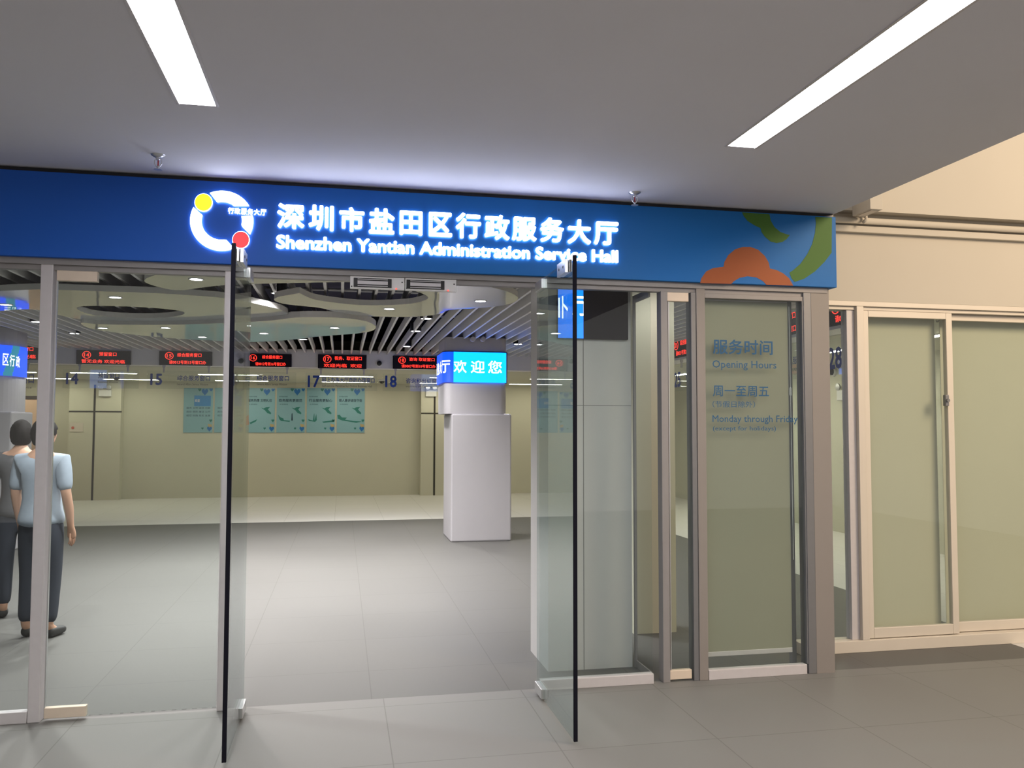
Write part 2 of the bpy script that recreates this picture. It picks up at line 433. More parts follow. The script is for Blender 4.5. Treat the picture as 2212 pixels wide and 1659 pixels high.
# ------------------------------------------------------------------ wall and sliding windows of the open space on the right
YR = 5.22
WIN0, WIN1, WZ = pier_r, 6.4, aty(1950, 654, YR).z
zt = [aty(1830, y, YR).z for y in (462, 474, 484, 489, 503)]
b = new()
box(b, pier_r - 0.2, 9.5, YR - 0.10, YR + 0.25, zt[0], 6.5)                    # upper wall, proud
box(b, pier_r, 9.5, YR, YR + 0.25, WZ, zt[0]); box(b, WIN1, 9.5, YR, YR + 0.25, 0, WZ)
struct("wall_upper", b, M['cream'], "tall cream wall above the sliding windows with the blinds", "wall")
b = new(); tube(b, [(pier_r - 0.1, YR - 0.045, (zt[1] + zt[2]) / 2), (9.4, YR - 0.045, (zt[1] + zt[2]) / 2)], (zt[1] - zt[2]) / 2 + 0.006, 16)
tag(obj("wall_pipe", b, M['cream'], smooth=True), "cream painted pipe running along the wall under the overhang", "pipe")
b = new(); box(b, pier_r - 0.1, 9.4, YR - 0.035, YR, zt[4], zt[3], 0.004)
struct("trim_moulding", b, M['cream'], "flat cream moulding under the wall pipe", "moulding")
hk = aty(1872, 470, YR - 0.10)
hkt = empty("pipe_hook", (hk.x, YR - 0.07, zt[0]), "small curved hook holding the wall pipe below the square box", "hook")
b = new(); tube(b, [(hk.x, YR - 0.085, zt[0]), (hk.x, YR - 0.09, zt[1] + .01), (hk.x - 0.002, YR - 0.10, zt[1] - 0.02), (hk.x - 0.008, YR - 0.095, zt[2] + 0.005), (hk.x - 0.02, YR - 0.08, zt[2] - .006)], 0.011, 10)
obj("hook_arm", b, M['cream'], hkt, True)
b = new(); lathe(b, [(0.019, zt[0] - 0.012), (0.019, zt[0])], (hk.x, YR - 0.085, 0)); obj("flange", b, M['cream'], hkt)
bx = [aty(x, 452, YR - 0.30).x for x in (1880, 1907)]
cb = empty("duct_box", (sum(bx) / 2, YR - 0.2, aty(1890, 452, YR - 0.3).z), "cream square duct box on the upper wall where the ceiling ends", "duct")
zb = aty(1890, 452, YR - 0.3).z
b = new(); box(b, bx[0], bx[1], YR - 0.30, YR - 0.10, zb, zb + 0.55, 0.003); obj("casing", b, M['cream'], cb)
b = new(); box(b, bx[0] + .02, bx[1] - .02, YR - 0.28, YR - 0.12, zb - 0.004, zb); obj("cover_plate", b, M['alu_warm'], cb)

sw = empty("window_1", (4.7, YR, 0), "wide sliding window with cream frames and drawn blinds", "window", kind='structure')
def xr(px, py=690): return aty(px, py, YR).x
b = new()                                                                     # outer frame
box(b, WIN0, WIN1, YR + 0.0, YR + 0.12, WZ - 0.035, WZ, 0.003); box(b, WIN0, WIN1, YR + 0.02, YR + 0.12, WZ - 0.06, WZ - 0.035, 0.003)
box(b, WIN0, WIN1, YR + 0.0, YR + 0.12, 0, 0.08, 0.003)
box(b, xr(1851), xr(1866), YR + 0.0, YR + 0.12, 0.08, WZ - 0.035, 0.003)
box(b, WIN1 - .06, WIN1, YR + 0.0, YR + 0.12, 0.08, WZ - 0.035, 0.003)
obj("outer_frame", b, M['alu_warm'], sw)
def sash(x0, x1, y, stile, z1, name="sash"):
    b = new(); z0 = 0.085
    box(b, x0, x0 + stile, y, y + 0.035, z0, z1, 0.003); box(b, x1 - stile, x1, y, y + 0.035, z0, z1, 0.003)
    box(b, x0 + stile, x1 - stile, y, y + 0.035, z1 - 0.045, z1, 0.003); box(b, x0 + stile, x1 - stile, y, y + 0.035, z0, z0 + 0.07, 0.003)
    s = obj(name, b, M['alu_warm'], sw)
    g = new(); box(g, x0 + stile, x1 - stile, y + 0.014, y + 0.022, z0 + 0.07, z1 - 0.045); obj("pane", g, M['glass'], s)
    return s
s1 = sash(xr(1866), xr(2061), YR + 0.022, 0.05, WZ - 0.06)
s2 = sash(xr(2061) - 0.02, WIN1 - 0.06, YR + 0.064, 0.04, WZ - 0.062)
b = new(); box(b, xr(2045) - .03, xr(2045) + 0.0, YR - 0.006, YR + 0.022, 1.70, 1.78, 0.004); lathe(b, [(0.012, -0.02), (0.012, 0)], (xr(2045) - .016, YR, 1.74), 'Y', 12)
obj("latch", b, M['alu_dark'], s1)
b = new(); box(b, xr(1834), xr(1851), YR + 0.03, YR + 0.1, 0.08, WZ - 0.06, 0.003)
obj("jamb", b, M['alu'], sw)
b = new(); box(b, WIN0, xr(1834), YR + 0.06, YR + 0.068, 0.08, WZ - 0.06); obj("side_pane", b, M['glass'], sw)
for i, (a, c, y, lab) in enumerate(((xr(1878), xr(2044), YR + 0.125, "cream roller blind drawn down in the sliding window, nearer the end pier"),
                                    (xr(2064), WIN1 - 0.1, YR + 0.165, "cream roller blind drawn down in the sliding window, beyond the latch"))):
    rb = empty("roller_blind", ((a + c) / 2, y, 0.3), lab, "blind", "blinds in the sliding window")
    b = new(); box(b, a, c, y, y + 0.004, 0.12, WZ - 0.085); obj("cloth", b, M['blind_warm'], rb)
    b = new(); lathe(b, [(0.022, a), (0.022, c)], (0, y + 0.02, WZ - 0.085), 'X', 16); obj("roller", b, M['blind_warm'], rb, True)
    b = new(); box(b, a, c, y - 0.004, y + 0.008, 0.095, 0.12, 0.003); obj("bottom_bar", b, M['alu_warm'], rb)

# ------------------------------------------------------------------ shop-front glass and doors
def pane(name, x0, x1, label):
    st = empty(name, ((x0 + x1) / 2, YF, 0), label, "window", kind='structure')
    b = new(); box(b, x0, x1, YF - 0.005, YF + 0.005, 0.06, ZH - 0.005); obj("glass", b, M['glass'], st)
    b = new(); box(b, x0, x1, YF - 0.025, YF + 0.025, 0, 0.06, 0.003); obj("sill_rail", b, M['alu'], st)
    return st
pane("window_2", -7, p1[0] - 0.002, "clear fixed pane at the end of the shop front, in front of the dark-haired people")
hx_l, hx_r = -0.497, 1.13
w3 = pane("window_3", hx_r + 0.03, fx0 - 0.005, "clear fixed pane in front of the half-lit screen wall")
w4 = pane("window_4", p3[1] + 0.002, p4[0] - 0.012, "fixed pane lettered with the opening hours")
b = new(); box(b, p3[1], p4[0], YF - 0.02, YF + 0.03, ZH - 0.035, ZH - 0.005, 0.003); obj("top_rail", b, M['header'], w4)
xa, xb_ = aty(1729, 700, YF).x, aty(1736, 700, YF).x
b = new(); box(b, xa, xb_, YF - 0.02, YF + 0.03, 0.06, ZH - 0.03, 0.002); obj("edge_strip", b, M['alu_dark'], w4)
hd = empty("opening_hours_lettering", (aty(1539, 900, YF - .006).x + .3, YF - 0.006, 1.5), "blue opening hours lettering stuck on the glass pane", "lettering")
def pxtext(dst, body, x0, x1, y0, y1, Y, bold=0.0, depth=0.0, spacing=1.0, res=2, off=0.001):
    p, q = aty(x0, (y0 + y1) / 2, Y), aty(x1, (y0 + y1) / 2, Y); z1 = aty(x0, y0, Y).z; z0 = aty(x0, y1, Y).z
    return text_box(dst, body, p.x, q.x, z0, z1, front(Y), bold, depth, res, spacing)
YT = YF - 0.0055
for nm, body, x0, x1, y0, y1, bd, m in (("heading_lettering", "服务时间", 1540, 1669, 733, 764, 0.022, 'ink2'), ("subheading_lettering", "Opening Hours", 1539, 1677, 778, 799, 0.006, 'ink2'),
                                     ("weekday_lettering", "周一至周五", 1540, 1661, 833, 856, 0.014, 'ink2'), ("exception_lettering", "（节假日除外）", 1539, 1631, 866, 880, 0.008, 'ink2'),
                                     ("weekday_translation_lettering", "Monday through Friday", 1539, 1723, 897, 916, 0.006, 'ink2'),
                                     ("exception_translation_lettering", "(except for holidays)", 1540, 1676, 920, 933, 0.003, 'ink2')):
    words = body.split(' ')
    t_ = text_mesh(body); ta, tb, _, _ = bounds(t_); t_.free()
    cap_lo, cap_hi = aty(x0, y1, YT).z, aty(x0, y0, YT).z
    t_ = text_mesh(body); _, _, keep_lo, keep_hi = bounds(t_); t_.free()
    X0_, X1_ = aty(x0, (y0 + y1) / 2, YT).x, aty(x1, (y0 + y1) / 2, YT).x
    for k, w_ in enumerate(words):
        g = text_mesh(w_); ga, gb, _, _ = bounds(g); g.free()
        pre = text_mesh(' '.join(words[:k + 1])); _, pb_, _, _ = bounds(pre); pre.free()
        u1_ = (pb_ - ta) / (tb - ta); u0_ = u1_ - (gb - ga) / (tb - ta)
        b = new(); text_box(b, w_, X0_ + (X1_ - X0_) * u0_, X0_ + (X1_ - X0_) * u1_, cap_lo, cap_hi, front(YT), bd * 0.7, 0.0, 2, 1.0, (keep_lo, keep_hi)); obj(nm, b, M[m], hd)
# roller blind behind the opening-hours pane
a, c = p3[1] + 0.006, aty(1701, 700, YF + 0.05).x
rb = empty("roller_blind", ((a + c) / 2, YF + 0.06, 0.3), "grey-green roller blind behind the opening hours lettering", "blind")
b = new(); box(b, a, c, YF + 0.05, YF + 0.054, 0.15, ZH - 0.04); obj("cloth", b, M['blind'], rb)
b = new(); lathe(b, [(0.022, a), (0.022, c)], (0, YF + 0.072, ZH - 0.03), 'X', 16); obj("roller", b, M['alu'], rb, True)
b = new(); box(b, a, c, YF + 0.046, YF + 0.058, 0.12, 0.15, 0.003); obj("bottom_bar", b, M['alu'], rb)
cx_ = aty(1706, 800, YF + 0.06).x
b = new(); tube(b, [(cx_, YF + 0.06, ZH - 0.06), (cx_ + 0.004, YF + 0.06, 1.5), (cx_ + .006, YF + 0.06, 0.7)], 0.0025, 6)
lathe(b, [(0.003, 0.03), (0.008, 0.02), (0.008, -0.02), (0.003, -0.03)], (cx_ + 0.003, YF + 0.06, aty(1709, 845, YF).z), 'Z', 10); obj("pull_chain", b, M['white'], rb)
a2, c2 = aty(1703, 700, YF + .05).x, aty(1713, 700, YF + .05).x
b = new(); box(b, a2, c2, YF + 0.065, YF + 0.10, 0, ZH, 0.003)
struct("trim_5", b, M['alu_dark'], "dark narrow mullion behind the edge of the grey-green blind", "mullion")

def patch(name, x0, x1, z0, z1, parent, m='patch', y0=YF - 0.018, y1=YF + 0.018):
    b = new(); box(b, x0, x1, y0, y1, z0, z1, 0.003); return obj(name, b, M[m], parent)
def closed_door(name, x0, x1, px0, px1, label):
    d = empty(name, ((x0 + x1) / 2, YF, 0), label, "door", kind='structure')
    b = new(); box(b, x0, x1, YF - 0.006, YF + 0.006, 0.015, ZH - 0.008); obj("glass", b, M['glass'], d)
    b = new(); box(b, x0 - 0.002, x0 + 0.004, YF - 0.008, YF + 0.008, 0.02, ZH - 0.06); obj("edge_seal", b, M['steel'], d)
    q = patch("patch_fitting", aty(px0, 580, YF - .018).x, aty(px1, 580, YF - .018).x, ZH - 0.062, ZH - 0.006, d)
    patch("patch_fitting", aty(px0, 580, YF - .018).x, aty(px1, 580, YF - .018).x, 0.015, 0.07, d)
    return d
d1x0 = aty(121, 700, YF).x
closed_door("door_1", d1x0, p2[0] - 0.006, 123, 211, "closed clear glass door with a beige patch fitting at its top corner")
closed_door("door_4", aty(1443, 700, YF).x, p3[0] - 0.03, 1428, 1487, "narrow glass door with a pinkish patch fitting beside the opening hours pane")
b = new(); box(b, aty(1490, 700, YF).x, p3[0] - .001, YF - 0.02, YF + 0.06, 0, ZH, 0.003)
struct("trim_6", b, M['alu_dark'], "dark jamb of the narrow glass door next to the pale post", "jamb")
b = new(); box(b, aty(1425, 700, YF).x, aty(1440, 700, YF).x, YF - 0.02, YF + 0.05, 0, ZH, 0.003)
struct("trim_7", b, M['header'], "grey mullion on the screen wall side of the narrow glass door", "mullion")

# open double doors, swung outwards at right angles
def open_door(name, X, sgn, yfree, label):
    d = empty(name, (X, 4.4, 0), label, "door", kind='structure'); zt_ = 2.405
    b = new(); box(b, X - 0.006, X + 0.006, yfree + 0.006, 4.80, 0.015, zt_); obj("glass", b, M['glass_leaf'], d)
    b = new(); box(b, X - 0.010, X + 0.010, yfree - 0.006, yfree + 0.006, 0.015, zt_ + 0.004, 0.002); obj("edge_strip", b, M['seal'], d)
    # bolted armature plate of the magnetic lock on the inner face
    xi = X + sgn * 0.006
    a0 = min(xi, xi + sgn * 0.016); a1 = max(xi, xi + sgn * 0.016)
    b = new(); box(b, a0, a1, yfree + 0.03, yfree + 0.19, zt_ - 0.075, zt_ - 0.012, 0.002); st = obj("mounting_block", b, M['steel'], d)
    b = new(); box(b, min(xi + sgn * .02, xi + sgn * .036), max(xi + sgn * .02, xi + sgn * .036), yfree + 0.03, yfree + 0.19, zt_ - 0.080, zt_ - 0.010, 0.002)
    pl = obj("armature_plate", b, M['steel'], d)
    b = new()
    for y in (yfree + 0.07, yfree + 0.15): lathe(b, [(0.007, xi + sgn * 0.036), (0.007, xi + sgn * 0.039)], (0, y, zt_ - 0.045), 'X', 12); lathe(b, [(0.004, xi + sgn * 0.012), (0.004, xi + sgn * 0.024)], (0, y, zt_ - 0.045), 'X', 10)
    obj("bolt", b, M['alu_dark'], pl)
    for z0, z1 in ((zt_ - 0.06, zt_ - 0.003), (0.015, 0.07)):
        b = new(); box(b, X - 0.018, X + 0.018, 4.64, 4.805, z0, z1, 0.003); obj("patch_fitting", b, M['steel'], d)
    return d
open_door("door_2", hx_l - 0.012, 1, 4.07, "open glass door leaf with dark edge standing out below the round logo")
open_door("door_3", hx_r + 0.005, -1, 4.0, "open glass door leaf with dark edge standing out below the end of the sign lettering")
# magnetic locks under the header
ym = 4.835
for (q0, q1, m0, m1, dot, lab) in ((756, 874, 764, 846, 856, "white magnetic lock under the header, the one nearer the logo"), (875, 986, 878, 960, 968, "white magnetic lock under the header, the one nearer the screen wall")):
    X0, X1 = aty(q0, 605, ym).x, aty(q1, 605, ym).x; z1 = ZH + 0.02; z0 = z1 - 0.072
    ml = empty("magnetic_lock", ((X0 + X1) / 2, ym, z1), lab, "door lock", "magnetic locks on the door header")
    b = new(); box(b, X0 + .001, X1 - .001, ym, ym + 0.024, z0, z1, 0.002); obj("housing", b, M['white'], ml)
    u0, u1 = aty(m0, 605, ym).x, aty(m1, 605, ym).x
    b = new(); box(b, u0, u1, ym - 0.006, ym, z0 + 0.010, z1 - 0.010, 0.001); obj("magnet_frame", b, M['black'], ml)
    b = new(); box(b, u0 + 0.022, u1 - 0.022, ym - 0.009, ym - 0.006, z0 + 0.026, z1 - 0.026); obj("magnet_face", b, M['alu'], ml)
    b = new(); box(b, u0 + 0.022, u1 - 0.022, ym - 0.0085, ym - 0.006, z0 + 0.015, z0 + 0.019); box(b, u0 + 0.022, u1 - 0.022, ym - 0.0085, ym - 0.006, z1 - 0.019, z1 - 0.015); obj("magnet_rail", b, M['alu'], ml)
    dx = aty(dot, 618, ym).x
    b = new(); lathe(b, [(0.004, ym - 0.004), (0.004, ym)], (dx, 0, z0 + 0.006), 'Y', 10); obj("indicator_light", b, M['led_dot'], ml)
    b = new(); lathe(b, [(0.004, ym - 0.002), (0.004, ym)], (X0 + 0.010, 0, z0 + 0.012), 'Y', 10); obj("screw", b, M['black'], ml)
    b = new(); lathe(b, [(0.004, ym - 0.002), (0.004, ym)], (X1 - 0.014, 0, z0 + 0.045), 'Y', 10); obj("screw", b, M['black'], ml)

# ================================================================== SIGN
SG = empty("fascia_sign", (0.6, YS, 2.445), "long blue fascia sign with a lit round logo and white lettering over the entrance", "sign")
b = new(); box(b, -7.2, 3.112, YS, YS + 0.15, 2.445, 2.905, 0.003); obj("panel", b, M['blue'], SG)
b = new(); box(b, -7.2, 3.108, YS + 0.02, YS + 0.14, 2.905, 2.928); obj("top_gap_strip", b, M['black'], SG)
def glyph(body, x0, x1, y0, y1, name, bold, depth=0.018):
    """one illuminated letter; pixel box on the sign face"""
    Y = YS - 0.006
    b = new(); pxtext(b, body, x0, x1, y0, y1, Y, bold, 1.0, 1.0, 3)
    for v in b.verts: v.co.y = Y if v.co.y > Y else Y - depth
    b.normal_update()
    for f in b.faces: f.material_index = 0 if abs(f.normal.y) > 0.7 else 1
    return obj(name, b, [M['letter'], M['letter_side']], SG)
# twelve characters of the upper line: pixel boxes
HAN = "深圳市盐田区行政服务大厅"
hb = [(599, 440, 658, 494), (667, 443, 721, 498), (733, 448, 787, 500), (797, 450, 852, 505), (863, 456, 912, 508), (926, 459, 976, 511), (984, 460, 1038, 515), (1046, 464, 1100, 518), (1105, 469, 1158, 520), (1166, 470, 1217, 523), (1225, 474, 1275, 527), (1282, 479, 1334, 529)]
for ch_, (x0, y0, x1, y1) in zip(HAN, hb): glyph(ch_, x0, x1, y0, y1, "lit_character", 0.033)
# Latin line, letter by letter
LAT = "Shenzhen Yantian Administration Service Hall"
bd = 0.036
full = text_mesh(LAT, bd); fa, fb, fc, fd = bounds(full); full.free()
Yl = YS - 0.006
lp0, lp1 = aty(597, 528, Yl), aty(1334, 555, Yl)
ztop0, zbas0 = aty(597, 509, Yl).z, aty(597, 537, Yl).z
ztop1, zbas1 = aty(1334, 541, Yl).z, aty(1334, 569, Yl).z
zt_, zb_ = (ztop0 + ztop1) / 2, (zbas0 + zbas1) / 2
cap = text_mesh("H", bd); _, _, hb0, hb1 = bounds(cap); cap.free()
sx = (lp1.x - lp0.x) / (fb - fa); sz = (zt_ - zb_) / (hb1 - hb0)
for i, chh in enumerate(LAT):
    if chh == ' ': continue
    g = text_mesh(chh, bd, 1.0, 3); ga, gb, gc, gd = bounds(g)
    pre = text_mesh(LAT[:i + 1], bd); pa_, pb_, _, _ = bounds(pre); pre.free()
    left = pb_ - (gb - ga)
    for v in g.verts:
        v.co = Vector((lp0.x + (left - fa + v.co.x - ga) * sx, Yl if v.co.z < 0 else Yl - 0.015, zb_ + (v.co.y - hb0) * sz))
    g.normal_update()
    for f in g.faces: f.material_index = 0 if abs(f.normal.y) > 0.7 else 1
    obj("lit_letter", g, [M['letter'], M['letter_side']], SG)
# logo: broken ring, two balls, small lettering
def logo(pts, name, mats, dep=0.018):
    Y = YS - 0.006; P = [aty(380 + x / 4.809, 380 + y / 4.809, Y) for x, y in pts]
    b = new(); poly_solid(b, P, (0, -dep, 0)); b.normal_update()
    for f in b.faces: f.material_index = 0 if abs(f.normal.y) > 0.7 else len(mats) - 1
    return obj(name, b, mats, SG)
LM = [M['letter'], M['letter_side']]
def arc(cx, cy, rx, ry, a0, a1, n=18):
    return [(cx + rx * math.cos(math.radians(a0 + (a1 - a0) * i / n)), cy - ry * math.sin(math.radians(a0 + (a1 - a0) * i / n))) for i in range(n + 1)]
CX, CY, RX, RY, IX, IY = 480, 473, 327, 310, 210, 198
logo(arc(CX, CY, RX, RY, 112, 30) + [(600, 318)] + arc(CX, CY, IX, IY, 58, 103, 8), "ring_segment", LM)
logo(arc(CX, CY, RX, RY, 10, -27, 10) + [(690, 530)] + arc(CX, CY, IX, IY, -12, 14, 8) , "ring_segment", LM)
logo(arc(CX, CY, RX, RY, 153, 293, 30) + [(528, 672)] + arc(CX, CY, IX, IY, 274, 163, 24), "ring_segment", LM)
def ball(cx, cy, r, name, m):
    Y = YS - 0.006
    logo(arc(cx, cy, r + 2, r + 2, 0, 360, 40)[:-1], name + "_rim", [M['letter'], M['letter_side']], 0.014)
    return logo(arc(cx, cy, r - 3, r - 3, 0, 360, 40)[:-1], name, [m, m], 0.020)
ball(291, 283, 91, "yellow_ball", M['yellow']); ball(678, 670, 88, "red_ball", M['red'])
SM = "行政服务大厅"
for i, chh in enumerate(SM):
    x0 = 493 + i * 13.95; y0 = 449 + i * 0.75
    glyph(chh, x0, x0 + 12.6, y0, y0 + 13.2, "small_character", 0.024, 0.010)
# printed flower artwork at the sign's end
def art(pts, name, m, Y=YS - 0.0012):
    P = [aty(1380 + x / 4.809, 420 + y / 4.809, Y) for x, y in pts]
    b = new(); poly_solid(b, P, (0, 0.0012, 0)); obj(name, b, m, SG)
art([(1072, 185), (1090, 225), (1130, 275), (1200, 320), (1265, 350), (1275, 390), (1310, 440), (1370, 490), (1430, 505), (1490, 495), (1535, 465), (1570, 420), (1540, 415), (1470, 390), (1410, 340), (1370, 270), (1358, 205)], "printed_leaf", M['green'])
art([(1832, 232), (1840, 300), (1830, 400), (1800, 520), (1750, 620), (1680, 720), (1600, 790), (1565, 810), (1585, 870), (1620, 910), (1720, 875), (1830, 800), (1930, 700), (2003, 605), (2006, 240)], "printed_leaf", M['green'])
art([(637, 921), (650, 870), (700, 800), (770, 765), (880, 752), (890, 700), (930, 630), (1000, 570), (1080, 545), (1160, 545), (1240, 575), (1310, 640), (1350, 710), (1362, 770), (1430, 785), (1500, 820), (1560, 870), (1605, 948), (1325, 938), (1290, 900), (1220, 862), (1130, 850), (1050, 865), (990, 900), (960, 930)], "printed_flower", M['orange'])

# ================================================================== CORRIDOR FIXTURES
for (x0, x1, y0, y1), lab in zip(LX, ("recessed strip light in the corridor ceiling, on the logo side", "long recessed strip light in the corridor ceiling, towards the cream wall")):
    e = empty("strip_light", ((x0 + x1) / 2, (y0 + y1) / 2, ZC), lab, "ceiling light", "strip lights in the corridor ceiling")
    b = new()
    for (a, c, d, f) in ((x0 - 0.010, x0 + 0.003, y0, y1 + 0.004), (x1 - 0.003, x1 + 0.010, y0, y1 + 0.004)): box(b, a, c, d, f, ZC - 0.003, ZC)
    obj("flange", b, M['alu'], e)
    b = new(); box(b, x0 + 0.001, x0 + 0.004, y0 + .001, y1 - .001, ZC, ZC + 0.03); box(b, x1 - 0.004, x1 - 0.001, y0 + .001, y1 - .001, ZC, ZC + 0.03); box(b, x0 + .004, x1 - .004, y0 + .001, y1 - .001, ZC + 0.03, ZC + 0.06)
    obj("trough", b, M['white'], e)
    b = new(); box(b, x0 + 0.005, x1 - 0.005, y0 + 0.002, y1 - 0.002, ZC + 0.012, ZC + 0.018); obj("diffuser", b, M['tube'], e)

def sprinkler(px, py, label, s=1.0):
    p = atz(px, py, ZC); x, y = p.x, p.y
    e = empty("fire_sprinkler", (x, y, ZC), label, "sprinkler", "sprinklers near the sign")
    b = new(); lathe(b, [(0.036, ZC), (0.034, ZC - 0.004), (0.018, ZC - 0.012), (0.014, ZC - 0.014)], (x, y, 0)); obj("escutcheon", b, M['steel'], e, True)
    b = new(); lathe(b, [(0.012, ZC - 0.012), (0.012, ZC - 0.024), (0.009, ZC - 0.026)], (x, y, 0), n=6)
    for q in (-1, 1):
        tube(b, [(x + q * 0.010, y, ZC - 0.02), (x + q * 0.017, y, ZC - 0.030), (x + q * 0.017, y, ZC - 0.045), (x + q * 0.006, y, ZC - 0.062), (x, y, ZC - 0.066)], 0.0028, 8)
    lathe(b, [(0.005, ZC - 0.058), (0.006, ZC - 0.074)], (x, y, 0), n=12)
    obj("frame", b, M['steel'], e)
    b = new(); lathe(b, [(0.0015, ZC - 0.026), (0.0035, ZC - 0.032), (0.0035, ZC - 0.052), (0.0015, ZC - 0.058)], (x, y, 0), n=10); obj("glass_bulb", b, mat("red_bulb", (0.45, 0.03, 0.03), 0.15), e, True)
    b = new(); lathe(b, [(0.006, ZC - 0.072), (0.021, ZC - 0.0745), (0.021, ZC - 0.076), (0.006, ZC - 0.076)], (x, y, 0), n=16); obj("deflector", b, M['steel'], e)
sprinkler(342, 335, "steel pendant sprinkler on the corridor ceiling above the logo")
sprinkler(1371, 416, "steel pendant sprinkler on the corridor ceiling beyond the last sign character")

# screen on the entrance wall
e = empty("entrance_screen", ((lx0 + lx1) / 2, ly, 2.08), "half-lit blue screen on the grey wall inside the entrance", "screen")
sx0, sxm, sx1 = aty(1205, 670, ly - .03).x, aty(1260, 670, ly - .03).x, aty(1357, 670, ly - .03).x
sz0, sz1 = aty(1280, 732, ly - .03).z, aty(1280, 615, ly - .03).z
b = new(); box(b, sx0, sx1, ly - 0.03, ly, sz0, sz1, 0.002); obj("cabinet", b, M['screen_off'], e)
b = new(); box(b, sx0 + .001, sxm, ly - 0.032, ly - 0.03, sz0 + .001, sz1 - .001); obj("lit_module", b, emit("screen_azure", (0.0, 0.20, 1.0), 2.0), e, label="lit half showing white strokes on blue")
b = new()
pxtext(b, "厅", 1236, 1278, 639, 682, ly - 0.0325, 0.02, 0.0004)
bmesh.ops.bisect_plane(b, geom=b.verts[:] + b.edges[:] + b.faces[:], plane_co=(sxm, 0, 0), plane_no=(1, 0, 0), clear_outer=True)
pxtext(b, "卜", 1214, 1227, 639, 688, ly - 0.0325, 0.02, 0.0004)
q0, q1 = aty(1206, 665, ly - .0325), aty(1209.5, 665, ly - .0325)
box(b, q0.x, q1.x, ly - 0.033, ly - 0.0322, aty(1206, 686, ly - .0325).z, aty(1206, 643, ly - .0325).z)
obj("screen_lettering", b, M['swhite'], e)

# ================================================================== HALL: ceiling clouds
def cloud(label, outer, holes, z, thick=0.06):
    P = smooth_loop([atz(x, y, z) for x, y in outer], 2); H = [smooth_loop([atz(x, y, z) for x, y in h], 2) for h in holes]
    b = new(); poly_solid(b, P, (0, 0, thick), H); b.normal_update()
    for f in b.faces: f.material_index = 0 if f.normal.z < -0.7 else 1
    o = obj("ceiling_cloud", b, [M['cloud'], M['white']])
    return tag(o, label, "ceiling panel", "glossy clouds under the hall ceiling")
cloud("glossy ring-shaped ceiling cloud behind the magnetic locks, open at one side",
      [(303, 606), (345, 590), (400, 575), (530, 560), (700, 548), (860, 560), (930, 585), (986, 608), (1048, 617), (1088, 627), (1112, 636), (1121, 645), (1112, 653), (1090, 660), (1030, 666), (966, 669), (955, 677), (930, 682), (880, 685), (812, 684), (767, 681), (721, 673), (694, 665), (663, 662), (622, 658), (598, 653), (590, 647), (600, 641), (625, 637), (647, 633), (647, 633), (670, 645), (700, 651), (760, 658), (800, 660), (850, 659), (890, 656), (915, 650), (927, 644), (918, 636), (895, 628), (850, 618), (800, 611), (745, 609), (650, 611), (554, 613), (477, 616), (423, 623), (385, 629), (335, 619)],
      [], 2.64, 0.05)
cloud("glossy ceiling cloud with a long lens-shaped hole behind the closed glass door",
      [(-160, 640), (0, 628), (85, 625), (125, 626), (235, 630), (340, 633), (430, 639), (484, 643), (549, 655), (590, 664), (612, 671), (627, 681), (605, 687), (560, 689), (480, 693), (404, 696), (300, 697), (212, 694), (160, 688), (125, 680), (85, 668), (40, 668), (0, 672), (-160, 678)],
      [[(162, 662), (212, 660), (306, 663), (386, 670), (404, 677), (376, 685), (306, 688), (212, 683), (172, 673)]], 2.64, 0.05)
cloud("glossy ceiling cloud farthest from the glass, above displays 14 to 17",
      [(169, 695), (200, 700), (300, 702), (404, 701), (500, 697), (586, 693), (640, 685), (700, 685), (745, 687), (785, 692), (808, 700), (814, 709), (802, 716), (775, 720), (740, 723), (695, 726), (646, 732), (597, 737), (549, 739), (480, 737), (353, 730), (226, 716), (186, 708)],
      [], 2.60)

# downlights: in the clouds and between the slats
def downlight(px, py, z, label, r=0.035, power=7, spread=150):
    p = atz(px, py, z); x, y = p.x, p.y
    e = empty("downlight", (x, y, z), label, "downlight", "downlights in the hall ceiling")
    b = new(); lathe(b, [(r * 1.25, z), (r * 1.25, z - 0.004), (r, z - 0.004), (r, z)], (x, y, 0), n=20, cap=False); obj("trim_ring", b, M['white'], e, True)
    b = new(); lathe(b, [(r, z - 0.001), (r, z - 0.0035)], (x, y, 0), n=20); obj("lens", b, M['lens'], e)
    if z > 2.7:
        b = new(); lathe(b, [(r * 1.3, z), (r * 1.3, z + 0.12), (r * .9, z + .13)], (x, y, 0), n=20); obj("can", b, M['black'], e)
    l = bpy.data.lights.new("downlight_lamp", 'SPOT'); l.energy = power * 30; l.spot_size = math.radians(spread); l.spot_blend = 0.8; l.color = (1.0, 0.97, 0.95); l.shadow_soft_size = r
    lo = bpy.data.objects.new("downlight_lamp", l); COL.objects.link(lo); lo.location = (0, 0, -0.012); lo.parent = e
